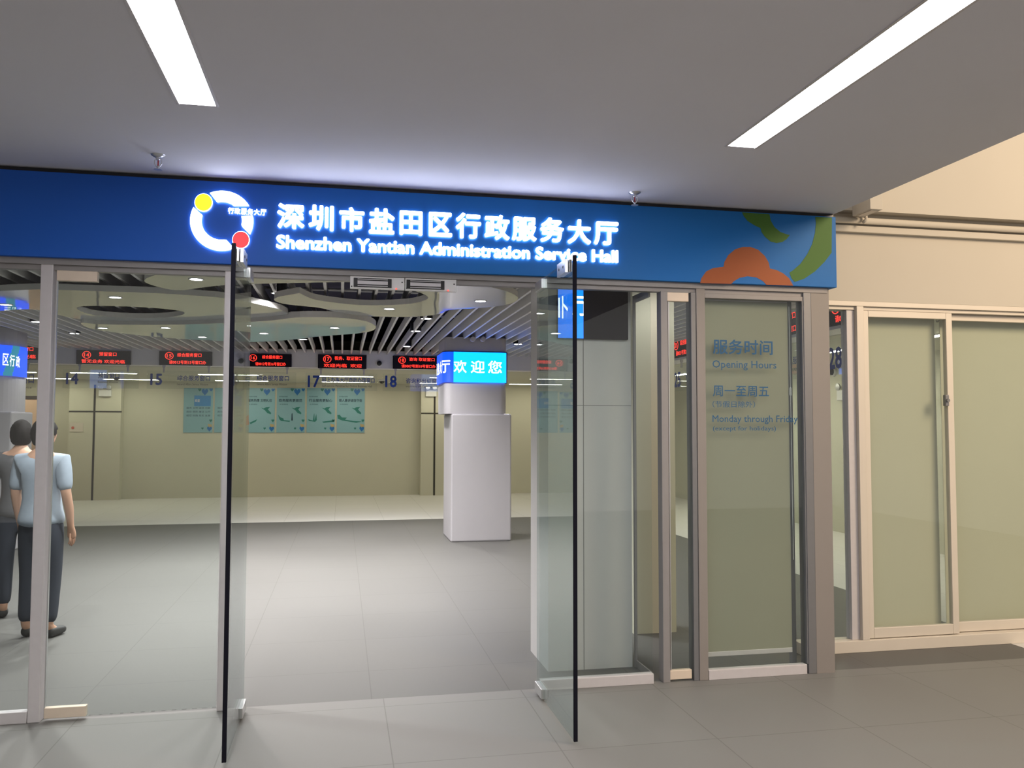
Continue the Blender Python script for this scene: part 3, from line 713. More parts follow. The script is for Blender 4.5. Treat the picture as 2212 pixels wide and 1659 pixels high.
for px, py, z, lab in ((424, 603, 2.64, "downlight in the cloud edge just above the closed glass door"), (249, 642, 2.64, "downlight in front of the lens-shaped hole of a cloud"),
                       (13, 658, 2.64, "downlight in a cloud above the corner screen beyond the post"),
                       (358, 708, 2.60, "downlight in the far cloud above display 15"), (222, 708.5, 2.60, "downlight at the tip of the far cloud above display 14"),
                       (437, 728, 2.60, "downlight at the far edge of a cloud beside the metal post"), (841, 667, 2.64, "downlight in the ring-shaped cloud under the magnetic locks"),
                       (1038, 650, 2.64, "downlight in the cloud above the welcome screen column"), (570, 720, 2.60, "downlight in the far cloud above display 16"),
                       (723, 708, 2.60, "downlight in the far cloud above display 17"), (654, 733, 2.75, "bright downlight among the slats between displays 16 and 17"),
                       (921, 688, 2.75, "bright downlight among the slats next to the ring-shaped cloud"), (898, 715, 2.75, "middle downlight of the row of three above display 18"),
                       (878, 748, 2.75, "small downlight among the slats closest to display 18"), (1119, 743, 2.75, "downlight among the slats beside the welcome screen column"),
                       (161, 720, 2.75, "bright downlight among the slats above display 14"), (80, 695, 2.75, "bright downlight among the slats against the metal post"),
                       (602, 633, 2.75, "downlight glowing behind the open end of the ring-shaped cloud")):
    downlight(px, py, z, lab, 0.055 if z > 2.7 else 0.045, {13: 2, 161: 2, 80: 1.5, 1119: 3, 1038: 4, 222: 4}.get(px, 8))

for X, lab, pw in ((-1.9, "added unseen downlight just inside the closed glass door", 8), (0.3, "added unseen downlight just inside the open doorway", 12), (2.35, "added unseen downlight between the screen wall and the partition", 0.8)):  # added lamps, hidden above the header, to brighten columns, bulkhead and partition
    p = Vector((X, 5.6, 2.75)); d_ = p - EYE; k_ = d_.dot(c_f)
    downlight(1106 + FOC * d_.dot(cam_r) / k_, 829.5 - FOC * d_.dot(cam_u) / k_, 2.75, lab, 0.042, pw, 160)
# office tubes
def office_light(x0, x1, y, label, along='X', z=2.5, m='office_tube'):
    if along == 'X': q = (x0, x1, y - 0.06, y + 0.06)
    else: q = (y - 0.06, y + 0.06, x0, x1)
    e = empty("office_light", ((q[0] + q[1]) / 2, (q[2] + q[3]) / 2, z), label, "ceiling light", "tube lights behind the counters")
    b = new(); box(b, q[0], q[1], q[2], q[3], z - 0.012, z, 0.002); obj("tray", b, M['white'], e)
    b = new(); box(b, q[0] + .01, q[1] - .01, q[2] + .01, q[3] - .01, z - 0.016, z - 0.012); obj("diffuser", b, M[m], e)
names = ("beyond the corner screen", "behind panel 14", "behind panels 15 and 16", "behind panel 17", "behind panel 18", "behind the leaf by the screen wall")
for i, (a, c) in enumerate(((-90, 78), (152, 296), (428, 559), (689, 807), (928, 1048), (1145, 1262))):
    for yy, w in ((16.1, "nearer"), (18.2, "farther")):
        office_light(aty(a, 803, 16.1).x, aty(c, 803, 16.1).x, yy, "%s of two tube lights on the office ceiling %s" % (w, names[i]))
for i, y in enumerate((6.6, 8.8, 11.0, 13.2)):
    office_light(y, y + 1.2, 6.0, ("tube light behind panel 28 of the side counters", "middle tube light along the side counters", "third tube light along the side counters", "tube light deepest along the side counters")[i], 'Y', m='side_tube')

# ================================================================== LED displays and hanging panels
def ring_text(b, u, v, r, num, place):
    for a0, a1 in ((20, 160), (200, 340), (160, 200), (-20, 20)):
        pts = [(u + r * math.cos(math.radians(a0 + (a1 - a0) * i / 8)), v + r * 0.92 * math.sin(math.radians(a0 + (a1 - a0) * i / 8))) for i in range(9)]
        inn = [(u + r * .84 * math.cos(math.radians(a0 + (a1 - a0) * i / 8)), v + r * .78 * math.sin(math.radians(a0 + (a1 - a0) * i / 8))) for i in range(9)]
        for i in range(8):
            vs = [b.verts.new(place(*q, 0.0)) for q in (pts[i], pts[i + 1], inn[i + 1], inn[i])]; b.faces.new(vs)
    text_box(b, num, u - r * 0.55, u + r * 0.55, v - r * 0.42, v + r * 0.42, place, 0.01)
def led(u0, u1, z0, z1, num, top, bottom, place, boxer, label):
    """u runs along the bulkhead, place() as for lettering"""
    c = place((u0 + u1) / 2, z0, 0)
    e = empty("led_display", c, label, "display", "red displays above the counters")
    b = boxer(u0, u1, z0, z1, 0.05); obj("housing", b, M['screen_off'], e)
    W_, H_ = u1 - u0, z1 - z0
    pl = lambda u, v, w: place(u, v, 0.0515 + w)
    b = new(); ring_text(b, u0 + W_ * 0.19, z0 + H_ * 0.66, H_ * 0.29, num, pl)
    obj("counter_number", b, M['led'], e)
    b = new(); text_box(b, top, u0 + W_ * top_x[0], u0 + W_ * top_x[1], z0 + H_ * 0.60, z0 + H_ * 0.88, pl, 0.008); obj("counter_name_lettering", b, M['led'], e)
    b = new(); text_box(b, bottom, u0 + W_ * bot_x[0], u0 + W_ * bot_x[1], z0 + H_ * 0.08, z0 + H_ * 0.34, pl, 0.008); obj("scrolling_message_lettering", b, M['led'], e)
def box_front(Y):
    def f(u0, u1, z0, z1, d): b = new(); return box(b, u0, u1, Y - d, Y, z0, z1, 0.004)
    return f
def box_side(X):
    def f(u0, u1, z0, z1, d): b = new(); return box(b, X - d, X, -u1, -u0, z0, z1, 0.004)
    return f
LED = [(-30, 80, 745, 776, "13", "综合服务窗口", "欢迎光临", "red display above panel 13, partly behind the metal post and the corner screen", (.35, .93), (.5, .98)),
       (165, 282, 757, 787, "14", "预留窗口", "暂无业务 欢迎光临", "red display above panel 14", (.42, .74), (.10, .90)),
       (344, 458, 759, 789, "15", "综合服务窗口", "请0013号到15号窗口办", "red display above panel 15", (.34, .80), (.19, .89)),
       (527, 630, 764, 792, "16", "综合服务窗口", "请0012号到16号窗口办", "red display above panel 16, cut by the open door leaf", (.38, .80), (.24, .88)),
       (687, 792, 766, 796, "17", "税务、取证窗口", "欢迎光临  欢迎", "red display above panel 17", (.34, .90), (.12, .90)),
       (849, 951, 769, 797, "18", "咨询 取证窗口", "请0007号到18号窗口办", "red display above panel 18, next to the rounded column", (.34, .88), (.18, .90))]
top_x = bot_x = None
for x0, x1, y0, y1, num, top, bot, lab, tx, bx_ in LED:
    Y = YB - 0.05; top_x, bot_x = tx, bx_
    led(aty(x0, y0, Y).x, aty(x1, y0, Y).x, aty((x0 + x1) / 2, y1, Y).z, aty((x0 + x1) / 2, y0, Y).z, num, top, bot, front(YB), box_front(YB), lab)
def panel(place, slab, num, nu, name, tu, eng, u0, u1, zt, zb, zn, zx, hang, label, boxrod):
    c = place((u0 + u1) / 2, zb, 0)
    e = empty("hanging_panel", c, label, "hanging sign", "glass number panels hung from the bulkhead")
    obj("glass_sheet", slab(u0, u1, zb, zt, 0.006), M['glass_thin'], e)
    b = new(); text_box(b, num, nu[0], nu[1], zn[0], zn[1], lambda u, v, w: place(u, v, 0.0065 + w), 0.028, 0.0); obj("number", b, M['ink'], e)
    b = new(); text_box(b, name, tu[0], tu[1], zx[0], zx[1], lambda u, v, w: place(u, v, 0.0065 + w), 0.012, 0.0); obj("counter_name_lettering", b, M['ink'], e)
    b = new(); text_box(b, eng, tu[0], tu[1] - (tu[1] - tu[0]) * .05, zx[0] - 0.075, zx[0] - 0.04, lambda u, v, w: place(u, v, 0.0065 + w), 0.0, 0.0); obj("translation_lettering", b, M['ink_grey'], e)
    for h in hang: obj("hanger", boxrod(h, zt - 0.03, 2.505), M['alu'], e)
def rod_front(Y):
    def f(h, z0, z1): b = new(); box(b, h - 0.012, h + 0.012, Y - 0.012, Y + 0.008, z0, z1); return box(b, h - 0.022, h + 0.022, Y - 0.016, Y + 0.012, z1 - 0.035, z1)
    return f
def rod_side(X):
    def f(h, z0, z1): b = new(); box(b, X - 0.012, X + 0.008, -h - 0.012, -h + 0.012, z0, z1); return box(b, X - 0.016, X + 0.012, -h - 0.022, -h + 0.022, z1 - 0.035, z1)
    return f
YP = YB + 0.03
def slab_front(u0, u1, z0, z1, d): b = new(); return box(b, u0, u1, YP - d, YP, z0, z1)
PN = [(None, None, -60, "综合服务窗口", (-15, 74), "General Affairs Service", -70, 78, (-60, 60), 805, 828, "hanging glass panel cut off by the metal post, reading only window characters"),
      ("14", (143, 170), 806, "预留窗口", (212, 258), "Reserved Window", 136, 300, (172, 276), 805, 817, "hanging glass panel numbered 14"),
      ("15", (325, 351), 807, "综合服务窗口", (383, 454), "General Affairs Service Window", 318, 470, (354, 451), 811, 822, "hanging glass panel numbered 15"),
      ("16", (498, 517), 808, "综合服务窗口", (555, 624), "General Affairs Service Window", 492, 640, (530, 620), 811, 822, "hanging glass panel with its number behind the open door leaf, above the posters"),
      ("17", (665, 691), 811, "网上办事大厅自助办理窗口", (696, 809), "Self-service Window for Online Business Hall", 660, 815, (693, 786), 815, 826, "hanging glass panel numbered 17"),
      ("18", (832, 857), 813, "咨询和出证窗口", (877, 953), "Information and Certificate Issuing", 827, 962, (854, 954), 817, 828, "hanging glass panel numbered 18")]
for num, nu, ny, name, tu, eng, a, c, hang, ty0, ty1, lab in PN:
    m_ = (a + c) / 2
    X = lambda p: aty(p, 815, YP).x
    zc = lambda y: aty(m_, y, YP).z
    if num is None: num, nu = "13", (-55, -30)
    panel(front(YP - 0.006), slab_front, num, (X(nu[0]), X(nu[1])), name, (X(tu[0]), X(tu[1])), eng, X(a), X(c), 2.42, 2.13, (aty(nu[0], 830 + (nu[0] > 300) * 2 + (nu[0] > 600) * 5, YP).z, aty(nu[0], 805 + (nu[0] > 300) * 2 + (nu[0] > 600) * 4, YP).z),
          (aty(tu[0], ty1, YP).z, aty(tu[0], ty0, YP).z), [X(h) for h in hang], lab, rod_front(YP))
# side row, facing the middle of the hall
XP = XR + 0.03
def slab_side(u0, u1, z0, z1, d): b = new(); return box(b, XP - d, XP, -u1, -u0, z0, z1)
y28 = atx(1806, 757, XP).y
for k, (num, nm, eng) in enumerate((("28", "社会保险窗口", "Social Insurance Service"), ("27", "综合服务窗口", "General Affairs Service"), ("26", "综合服务窗口", "General Affairs Service"), ("25", "综合服务窗口", "General Affairs Service"))):
    yc = y28 + 1.31 * k
    u = -yc
    lab28 = ("hanging glass panel numbered 28 behind the clear strip by the end pier", "hanging glass panel beyond number 28 in the side row", "hanging glass panel between numbers 25 and 27 in the side row", "hanging glass panel numbered 25 seen through the narrow glass door")[k]
    panel(side(XP - 0.006), slab_side, num, (u - 0.115, u + 0.115), nm, (u + 0.30, u + 0.95), eng, u - 0.16, u + 1.0, 2.42, 2.06, (2.115, 2.335), (2.22, 2.30), [u + 0.13, u + 0.85], lab28, rod_side(XP))
    top_x, bot_x = (.34, .80), (.18, .88)
    led(u - 0.05, u + 0.90, 2.535, 2.80, num, nm, "请0021号到%s号窗口办" % num, side(XR), box_side(XR),
        ("red display above panel 28 behind the clear strip by the end pier", "red display next beyond panel 28 in the side row", "third red display beyond the end pier in the side row", "red display above panel 25 in the side row")[k])

# dome cameras, emergency lamps
def dome(c, label, up=True, group="dome cameras in the hall", face=False):
    e = empty("dome_camera", c, label, "camera", group)
    b = new()
    if face == "X":
        lathe(b, [(0.07, 0), (0.07, -0.03), (0.055, -0.045)], c, 'X', 20); obj("base", b, M['white'], e)
        b = new(); lathe(b, [(0.052, -0.045), (0.046, -0.07), (0.03, -0.088), (0.006, -0.095)], c, 'X', 20); obj("dome", b, M['black'], e, True)
    elif face:
        lathe(b, [(0.055, 0), (0.055, -0.03), (0.045, -0.045)], c, 'Y', 20); obj("base", b, M['white'], e)
        b = new(); lathe(b, [(0.042, -0.045), (0.038, -0.07), (0.025, -0.088), (0.006, -0.095)], c, 'Y', 20); obj("dome", b, M['black'], e, True)
    else:
        lathe(b, [(0.075, 0), (0.075, -0.025), (0.06, -0.035)], c, 'Z', 20); obj("base", b, M['white'], e)
        b = new(); lathe(b, [(0.058, -0.035), (0.05, -0.06), (0.03, -0.08), (0.006, -0.088)], c, 'Z', 20); obj("dome", b, M['black'], e, True)
dome(aty(517, 768, YB), "dark dome camera on the bulkhead beside the open door leaf", face=True)
dome(aty(819, 785, YB), "dark dome camera on the bulkhead between displays 17 and 18", face=True)
for px, py, lab in ((282, 821, "dome camera on the office ceiling between panels 14 and 15"), (823, 824, "dome camera on the office ceiling between panels 17 and 18")):
    p = atz(px, py - 2, 2.5); dome((p.x, min(p.y, 17.2), 2.5), lab)
p = atx(1803, 803, 7.2); dome((7.2, p.y, p.z), "dome camera on the beige wall below panel 28", face="X")
def twin_lamp(px, py, Y, label, w=0.24):
    p = aty(px, py, Y); x, z = p.x, p.z
    e = empty("emergency_lamp", (x, Y, z - 0.1), label, "emergency light", "twin emergency lamps on the wall")
    b = new(); box(b, x - w / 2, x + w / 2, Y - 0.06, Y, z - 0.11, z + 0.03, 0.006); obj("battery_box", b, M['white'], e)
    for q in (-1, 1):
        b = new(); lathe(b, [(0.02, 0.0), (0.05, -0.03), (0.052, -0.05), (0.045, -0.052)], (x + q * w * 0.32, Y - 0.03, z + 0.075), 'Y', 16)
        box(b, x + q * w * .32 - .01, x + q * w * .32 + .01, Y - .05, Y - .02, z + .028, z + .05); obj("lamp_head", b, M['steel'], e, True)
twin_lamp(228, 845, YW - 0.25, "twin-headed emergency lamp on the pilaster under panel 14")
twin_lamp(931, 846, YW - 0.25, "twin-headed emergency lamp on the pilaster under panel 18")
e3 = atx(1827, 847, 7.2)
ee = empty("emergency_lamp", (7.2, e3.y, e3.z), "twin-headed emergency lamp below panel 28 behind the clear strip", "emergency light", "twin emergency lamps on the wall")
b = new(); box(b, 7.14, 7.2, e3.y - 0.14, e3.y + 0.14, e3.z - 0.12, e3.z + 0.03, 0.006); obj("battery_box", b, M['white'], ee)
for q in (-1, 1):
    b = new(); lathe(b, [(0.02, 0.0), (0.05, -0.03), (0.052, -0.05), (0.045, -0.052)], (7.17, e3.y + q * 0.09, e3.z + 0.08), 'X', 16); obj("lamp_head", b, M['steel'], ee, True)

# ================================================================== posters on the rear wall
PW = YW - 0.015
def poster(px0, px1, kind, title, label):
    zT, zB = aty((px0 + px1) / 2, 838, PW).z, 1.40
    x0, x1 = aty(px0, 860, PW).x, aty(px1, 860, PW).x; w = x1 - x0; h = zT - zB
    e = empty("wall_poster", ((x0 + x1) / 2, PW, zB), label, "poster", "teal posters on the rear wall")
    b = new(); box(b, x0, x1, PW, YW, zB, zT, 0.002); obj("sheet", b, M['pbase'], e)
    Yq = PW - 0.0015
    P = lambda u, v: Vector((x0 + u * w, Yq, zT - v * h))
    def flat(pts, name, m, d=0.001):
        b = new(); poly_solid(b, [P(u, v) for u, v in pts], (0, d, 0)); obj(name, b, M[m], e)
    def heart(cu, cv, s):
        return [(cu + s * 16 * math.sin(t) ** 3 / 17, cv - s * 0.62 * (13 * math.cos(t) - 5 * math.cos(2 * t) - 2 * math.cos(3 * t) - math.cos(4 * t)) / 14) for t in [2 * math.pi * i / 24 for i in range(24)]]
    flat(heart(0.72, 0.085, 0.12), "heart", 'pblue'); flat(heart(0.93, 0.04, 0.06), "heart", 'pblue'); flat(heart(0.54, 0.04, 0.06), "heart", 'pgreen')
    flat(heart(0.90, 0.915, 0.09), "heart", 'pblue'); flat(heart(0.66, 0.905, 0.045), "heart", 'pgreen'); flat(heart(0.94, 0.73, 0.055), "heart", 'pgreen')
    flat([(0.84, 0.80), (0.98, 0.82), (0.98, 0.88), (0.86, 0.87)], "hill", 'ptan')
    if kind == 'grid':
        flat([(0.36, 0.17), (0.93, 0.17), (0.93, 0.41), (0.36, 0.41)], "caption_block", 'pblue2')
        b = new(); text_box(b, "欢迎", P(0.38, 0).x, P(0.55, 0).x, P(0, 0.32).z, P(0, 0.25).z, front(Yq - 0.002), 0.02); obj("caption", b, M['white'], e)
        b = new()
        for r_, row in enumerate(("服务 文明 诚信 创新", "高效 便民 廉洁 公开", "规范 热情 务实 友善")):
            text_box(b, row, P(0.10, 0).x, P(0.92, 0).x, P(0, 0.47 + r_ * 0.085).z, P(0, 0.425 + r_ * 0.085).z, front(Yq), 0.0)
        obj("text_rows", b, M['pink'], e)
    else:
        b = new(); text_box(b, title, P(0.07, 0).x, P(0.90, 0).x, P(0, 0.315).z, P(0, 0.245).z, front(Yq), 0.022); obj("title", b, M['pink'], e)
        b = new(); text_box(b, "政府服务提醒", P(0.08, 0).x, P(0.38, 0).x, P(0, 0.21).z, P(0, 0.18).z, front(Yq)); text_box(b, "从我做起", P(0.10, 0).x, P(0.40, 0).x, P(0, 0.38).z, P(0, 0.355).z, front(Yq)); obj("small_text", b, M['pink'], e)
        flat([(0.52, 0.44), (0.62, 0.46), (0.70, 0.43), (0.84, 0.42), (0.76, 0.48), (0.88, 0.56), (0.86, 0.59), (0.74, 0.56), (0.66, 0.50)], "bird", 'pgreen')
        if kind == 'boat': flat([(0.10, 0.70), (0.05, 0.60), (0.14, 0.66), (0.24, 0.68), (0.26, 0.72), (0.48, 0.735), (0.46, 0.76), (0.16, 0.74)], "boat", 'pgreen'); flat([(0.52, 0.73), (0.53, 0.58), (0.56, 0.56), (0.58, 0.73)], "tower", 'pink')
        if kind == 'sails': flat([(0.05, 0.70), (0.22, 0.73), (0.25, 0.60), (0.27, 0.57), (0.28, 0.72), (0.34, 0.58), (0.36, 0.72), (0.30, 0.76), (0.08, 0.74)], "sails", 'pgreen'); flat([(0.55, 0.755), (0.98, 0.72), (0.98, 0.755), (0.60, 0.78)], "shore", 'pgreen')
        if kind == 'hill': flat([(0.02, 0.61), (0.10, 0.60), (0.18, 0.66), (0.36, 0.665), (0.30, 0.71), (0.60, 0.74), (0.92, 0.75), (0.70, 0.78), (0.20, 0.73), (0.04, 0.69)], "hill", 'pgreen')
        if kind == 'lamp': flat([(0.02, 0.64), (0.10, 0.60), (0.13, 0.82), (0.02, 0.84)], "lantern", 'pred'); flat([(0.14, 0.78), (0.40, 0.70), (0.36, 0.75), (0.18, 0.81)], "shore", 'pgreen')
poster(397, 460, 'grid', None, "teal poster with a blue caption block and rows of small words, under panel 15")
poster(464, 527, 'grid', None, "teal poster mostly hidden by the metal post beside the open door leaf")
poster(531, 594, 'lamp', "服务热情 文明礼仪", "teal poster with a red lantern-like shape, cut by the open door leaf")
poster(598, 659, 'boat', "政务服务更规范", "teal poster with a small boat and slim tower, titled in seven characters")
poster(663, 724, 'sails', "行业服务更贴心", "teal poster with two pointed sails, under number 17")
poster(728, 788, 'hill', "做人最讲诚信守信", "teal poster with a green hill, the one nearest the beige pilaster")
pl_ = aty(166, 917, YW - 0.25)
e = empty("notice_plate", (pl_.x, YW - 0.25, 1.5), "small pale notice plate low on the pilaster under panel 14", "plate")
b = new(); box(b, aty(151, 917, YW - .25).x, aty(180, 917, YW - .25).x, YW - 0.262, YW - 0.25, 1.42, aty(166, 913, YW - .26).z, 0.002); obj("plate", b, M['alu_warm'], e)
b = new(); xx = aty(158, 917, YW - .25).x; lathe(b, [(0.03, 0), (0.03, -0.003)], (xx, YW - 0.262, 1.50), 'Y', 16); obj("red_mark", b, M['pred'], e)

# peach board with dark top edge
yb = 16.6
x0, x1 = -8.6, aty(98, 880, yb).x; zt_ = aty(60, 855, yb).z; zm = aty(60, 862.5, yb).z
e = empty("partition_board", ((x0 + x1) / 2, yb, 0), "peach partition board with a dark brown top edge behind the people", "partition")
b = new(); box(b, x0, x1, yb, yb + 0.05, 0, zm); obj("board", b, M['peach'], e)
b = new(); box(b, x0, x1, yb - 0.01, yb + 0.06, zm, zt_, 0.003); obj("top_edge", b, M['brown'], e)

# ================================================================== columns with wrap-around screens
class Wrap:
    """rounded-rectangle outline; s = arc length from the middle of the front face, positive towards +X"""
    def __init__(s, cx, yf, w, d, r, n=10):
        s.pts = []
        x0, x1, y0, y1 = cx - w / 2, cx + w / 2, yf, yf + d
        s.pts.append(Vector((cx, y0, 0)))
        for (ccx, ccy, a0) in ((x1 - r, y0 + r, -90), (x1 - r, y1 - r, 0), (x0 + r, y1 - r, 90), (x0 + r, y0 + r, 180)):
            for i in range(n + 1):
                a = math.radians(a0 + 90 * i / n); s.pts.append(Vector((ccx + r * math.cos(a), ccy + r * math.sin(a), 0)))
        s.cum = [0.0]
        m = len(s.pts)
        for i in range(m): s.cum.append(s.cum[-1] + (s.pts[(i + 1) % m] - s.pts[i]).length)
        s.L = s.cum[-1]
    def at(s, q, out=0.0):
        q %= s.L; m = len(s.pts)
        for i in range(m):
            if q <= s.cum[i + 1] + 1e-9:
                a, b_ = s.pts[i], s.pts[(i + 1) % m]; t = (q - s.cum[i]) / max(1e-9, s.cum[i + 1] - s.cum[i])
                d = (b_ - a).normalized(); nrm = Vector((d.y, -d.x, 0))
                return a.lerp(b_, t) + nrm * out
    def solid(s, bm, z0, z1, out=0.0):
        n = len(s.pts); lo, hi = [], []
        for i in range(n):
            p = s.at(s.cum[i] + 1e-6, out); lo.append(bm.verts.new((p.x, p.y, z0))); hi.append(bm.verts.new((p.x, p.y, z1)))
        for i in range(n): bm.faces.new((lo[i], lo[(i + 1) % n], hi[(i + 1) % n], hi[i]))
        bm.faces.new(lo[::-1]); bm.faces.new(hi); return bm
    def band(s, bm, z0, z1, q0, q1, out, thick=0.012, step=0.02):
        n = max(2, int((q1 - q0) / step)); rows = []
        for i in range(n + 1):
            q = q0 + (q1 - q0) * i / n; a, b_ = s.at(q, out), s.at(q, out + thick)
            rows.append([bm.verts.new((a.x, a.y, z0)), bm.verts.new((b_.x, b_.y, z0)), bm.verts.new((b_.x, b_.y, z1)), bm.verts.new((a.x, a.y, z1))])
        for A, B in zip(rows, rows[1:]):
            for k in range(4): bm.faces.new((A[k], B[k], B[(k + 1) % 4], A[(k + 1) % 4]))
        bm.faces.new(rows[0]); bm.faces.new(rows[-1][::-1]); return bm
    def text(s, bm, body, q0, q1, z0, z1, out, bold=0.0):
        t = text_mesh(body, bold); a, b_, c, d = bounds(t)
        for v in t.verts: v.co = Vector((q0 + (v.co.x - a) / (b_ - a) * (q1 - q0), z0 + (v.co.y - c) / (d - c) * (z1 - z0), 0))
        q = q0 + 0.02
        while q < q1:
            bmesh.ops.bisect_plane(t, geom=t.verts[:] + t.edges[:] + t.faces[:], plane_co=(q, 0, 0), plane_no=(1, 0, 0)); q += 0.02
        for v in t.verts:
            p = s.at(v.co.x, out); v.co = Vector((p.x, p.y, v.co.y))
        me = bpy.data.meshes.new("t"); t.to_mesh(me); t.free(); bm.from_mesh(me); bpy.data.meshes.remove(me); return bm
yc = 11.2
# the column behind the open doorway
ca, cb_ = aty(957, 790, yc + 0.1).x, aty(1096, 790, yc + 0.05).x
cw = Wrap((ca + cb_) / 2, yc, cb_ - ca, 0.85, 0.11)
zs0, zs1 = aty(1026, 826, yc).z, aty(1026, 761, yc).z
zlow = aty(1026, 894, yc).z
st = empty("column_1", ((ca + cb_) / 2, yc + 0.4, 0), "rounded grey column behind the open doorway, wrapped by the welcome screen", "column", kind='structure')
b = new(); cw.solid(b, zlow, ZSL + 0.02, -0.012); obj("cladding", b, M['column'], st)
la, lb = aty(975, 910, yc - 0.04).x, aty(1105, 910, yc - 0.04).x
b = new(); box(b, la, lb, yc - 0.04, yc + 0.8, 0, zlow - 0.001, 0.02); obj("base_cladding", b, M['column'], st)
e = empty("wrap_screen", ((ca + cb_) / 2, yc, zs0), "cyan screen wrapped round the column behind the open doorway, white welcome characters", "screen", "screens wrapped round the columns")
hw = (cb_ - ca) / 2
b = new(); cw.band(b, zs0, zs1, -hw + 0.13, hw - 0.02, 0.0); obj("front_module", b, M['cyan'], e)
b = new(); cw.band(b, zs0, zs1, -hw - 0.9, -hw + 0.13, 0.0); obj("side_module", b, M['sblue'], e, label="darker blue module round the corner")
b = new(); cw.band(b, zs0, zs1, hw + 0.6, cw.L - hw - 0.9, 0.0); obj("rear_module", b, M['srear'], e)
b = new(); cw.band(b, zs0 - 0.01, zs1 + 0.01, hw - 0.02, hw + 0.25, -0.002, 0.012); cw.band(b, zs1, zs1 + 0.014, -hw - 0.9, hw + 0.01, -0.004, 0.014); obj("dark_bezel", b, M['black'], e)
b = new()
sfront = lambda px: aty(px, 795, yc - 0.015).x - (ca + cb_) / 2
zq0, zq1 = aty(1026, 806, yc).z, aty(1026, 779, yc).z
for chh, a, c in (("欢", 980, 1008), ("迎", 1017, 1047), ("您", 1054, 1084)): cw.text(b, chh, sfront(a), sfront(c), zq0, zq1, 0.0135, 0.012)
pitch = sfront(1031) - sfront(994)
for k, chh in enumerate("厅大务服政行"):
    c0 = sfront(959) - k * pitch; cw.text(b, chh, c0 - pitch * 0.37, c0 + pitch * 0.37, zq0, zq1, 0.0135, 0.012)
obj("screen_lettering", b, M['swhite'], e)
# the column at the frame's edge
rx = aty(44, 780, yc + 0.3).x; w2 = 1.0
cw2 = Wrap(rx - w2 / 2, yc, w2, 0.85, 0.36)
st = empty("column_2", (rx - w2 / 2, yc + 0.4, 0), "rounded grey column beyond the metal post, cut by the photo edge", "column", kind='structure')
zl2 = aty(20, 889, yc + .2).z
b = new(); cw2.solid(b, zl2, ZSL + 0.02, -0.012); obj("cladding", b, M['column'], st)
rx2 = aty(30, 900, yc + .1).x
b = new(); box(b, rx2 - 0.9, rx2, yc + 0.03, yc + 0.75, 0, zl2 - 0.001, 0.02); obj("base_cladding", b, M['column'], st)
zs0, zs1 = aty(20, 811.5, yc + .1).z, aty(20, 745.5, yc + .1).z
e = empty("wrap_screen", (rx - w2 / 2, yc, zs0), "blue screen with teal waves wrapped round the column at the photo edge", "screen", "screens wrapped round the columns")
b = new(); cw2.band(b, zs0, zs1, -0.6, 0.85, 0.0); obj("front_module", b, M['sblue'], e)
b = new(); cw2.band(b, zs0, zs1, 1.19, 1.46, 0.0); obj("rear_module", b, M['srear'], e)
q_end = 0.14 + 0.36 * math.pi / 2
def s_of(px):   # arc length on the outline seen at this pixel
    best, bq = 1e9, 0
    q = -0.3
    while q < q_end:
        p = cw2.at(q, 0.012); d = p - EYE; d.z = 0
        r_ = ray(px, 780); r_.z = 0
        er = abs(d.normalized().cross(r_.normalized()).z)
        if er < best: best, bq = er, q
        q += 0.004
    return bq
b = new()
for k in range(8):
    t = k / 8; q0, q1 = s_of(7 + 22 * t) , s_of(28 + 16 * t)
    za, zb2 = zs0 + (zs1 - zs0) * t, zs0 + (zs1 - zs0) * (t + 1 / 8)
    cw2.band(b, za, zb2, q0, q1, 0.012, 0.0008)
obj("teal_wave", b, M['steal'], e)
b = new()
for chh, a, c in (("区", 5.5, 18.5), ("行", 21, 31.5), ("政", 34.5, 43)):
    z1_ = aty(a, 764 + (a - 5) * 0.12, yc + .12).z; z0_ = aty(a, 789 + (a - 5) * 0.12, yc + .12).z
    cw2.text(b, chh, s_of(a), s_of(c), z0_, z1_, 0.0135, 0.010)
obj("screen_lettering", b, M['swhite'], e)
# two round spot heads above the welcome screen
for px, lab in ((1021, "small round spotlight on top of the welcome column, nearer the ring cloud"), (1043, "small round spotlight on top of the welcome column, nearer the open leaf")):
    p = aty(px, 733, yc - 0.06)
    e = empty("spotlight", p, lab, "spotlight", "spotlights above the welcome column")
    b = new(); lathe(b, [(0.03, 0.05), (0.036, 0.0), (0.036, -0.05), (0.028, -0.05)], p, 'Y', 18); obj("can", b, M['alu'], e, True)
    b = new(); lathe(b, [(0.027, -0.046), (0.027, -0.044)], p, 'Y', 18); obj("lens", b, M['white'], e)
    b = new(); tube(b, [(p.x, p.y, p.z + 0.03), (p.x, p.y, ZSL + 0.05)], 0.008, 8); obj("stem", b, M['alu_dark'], e)

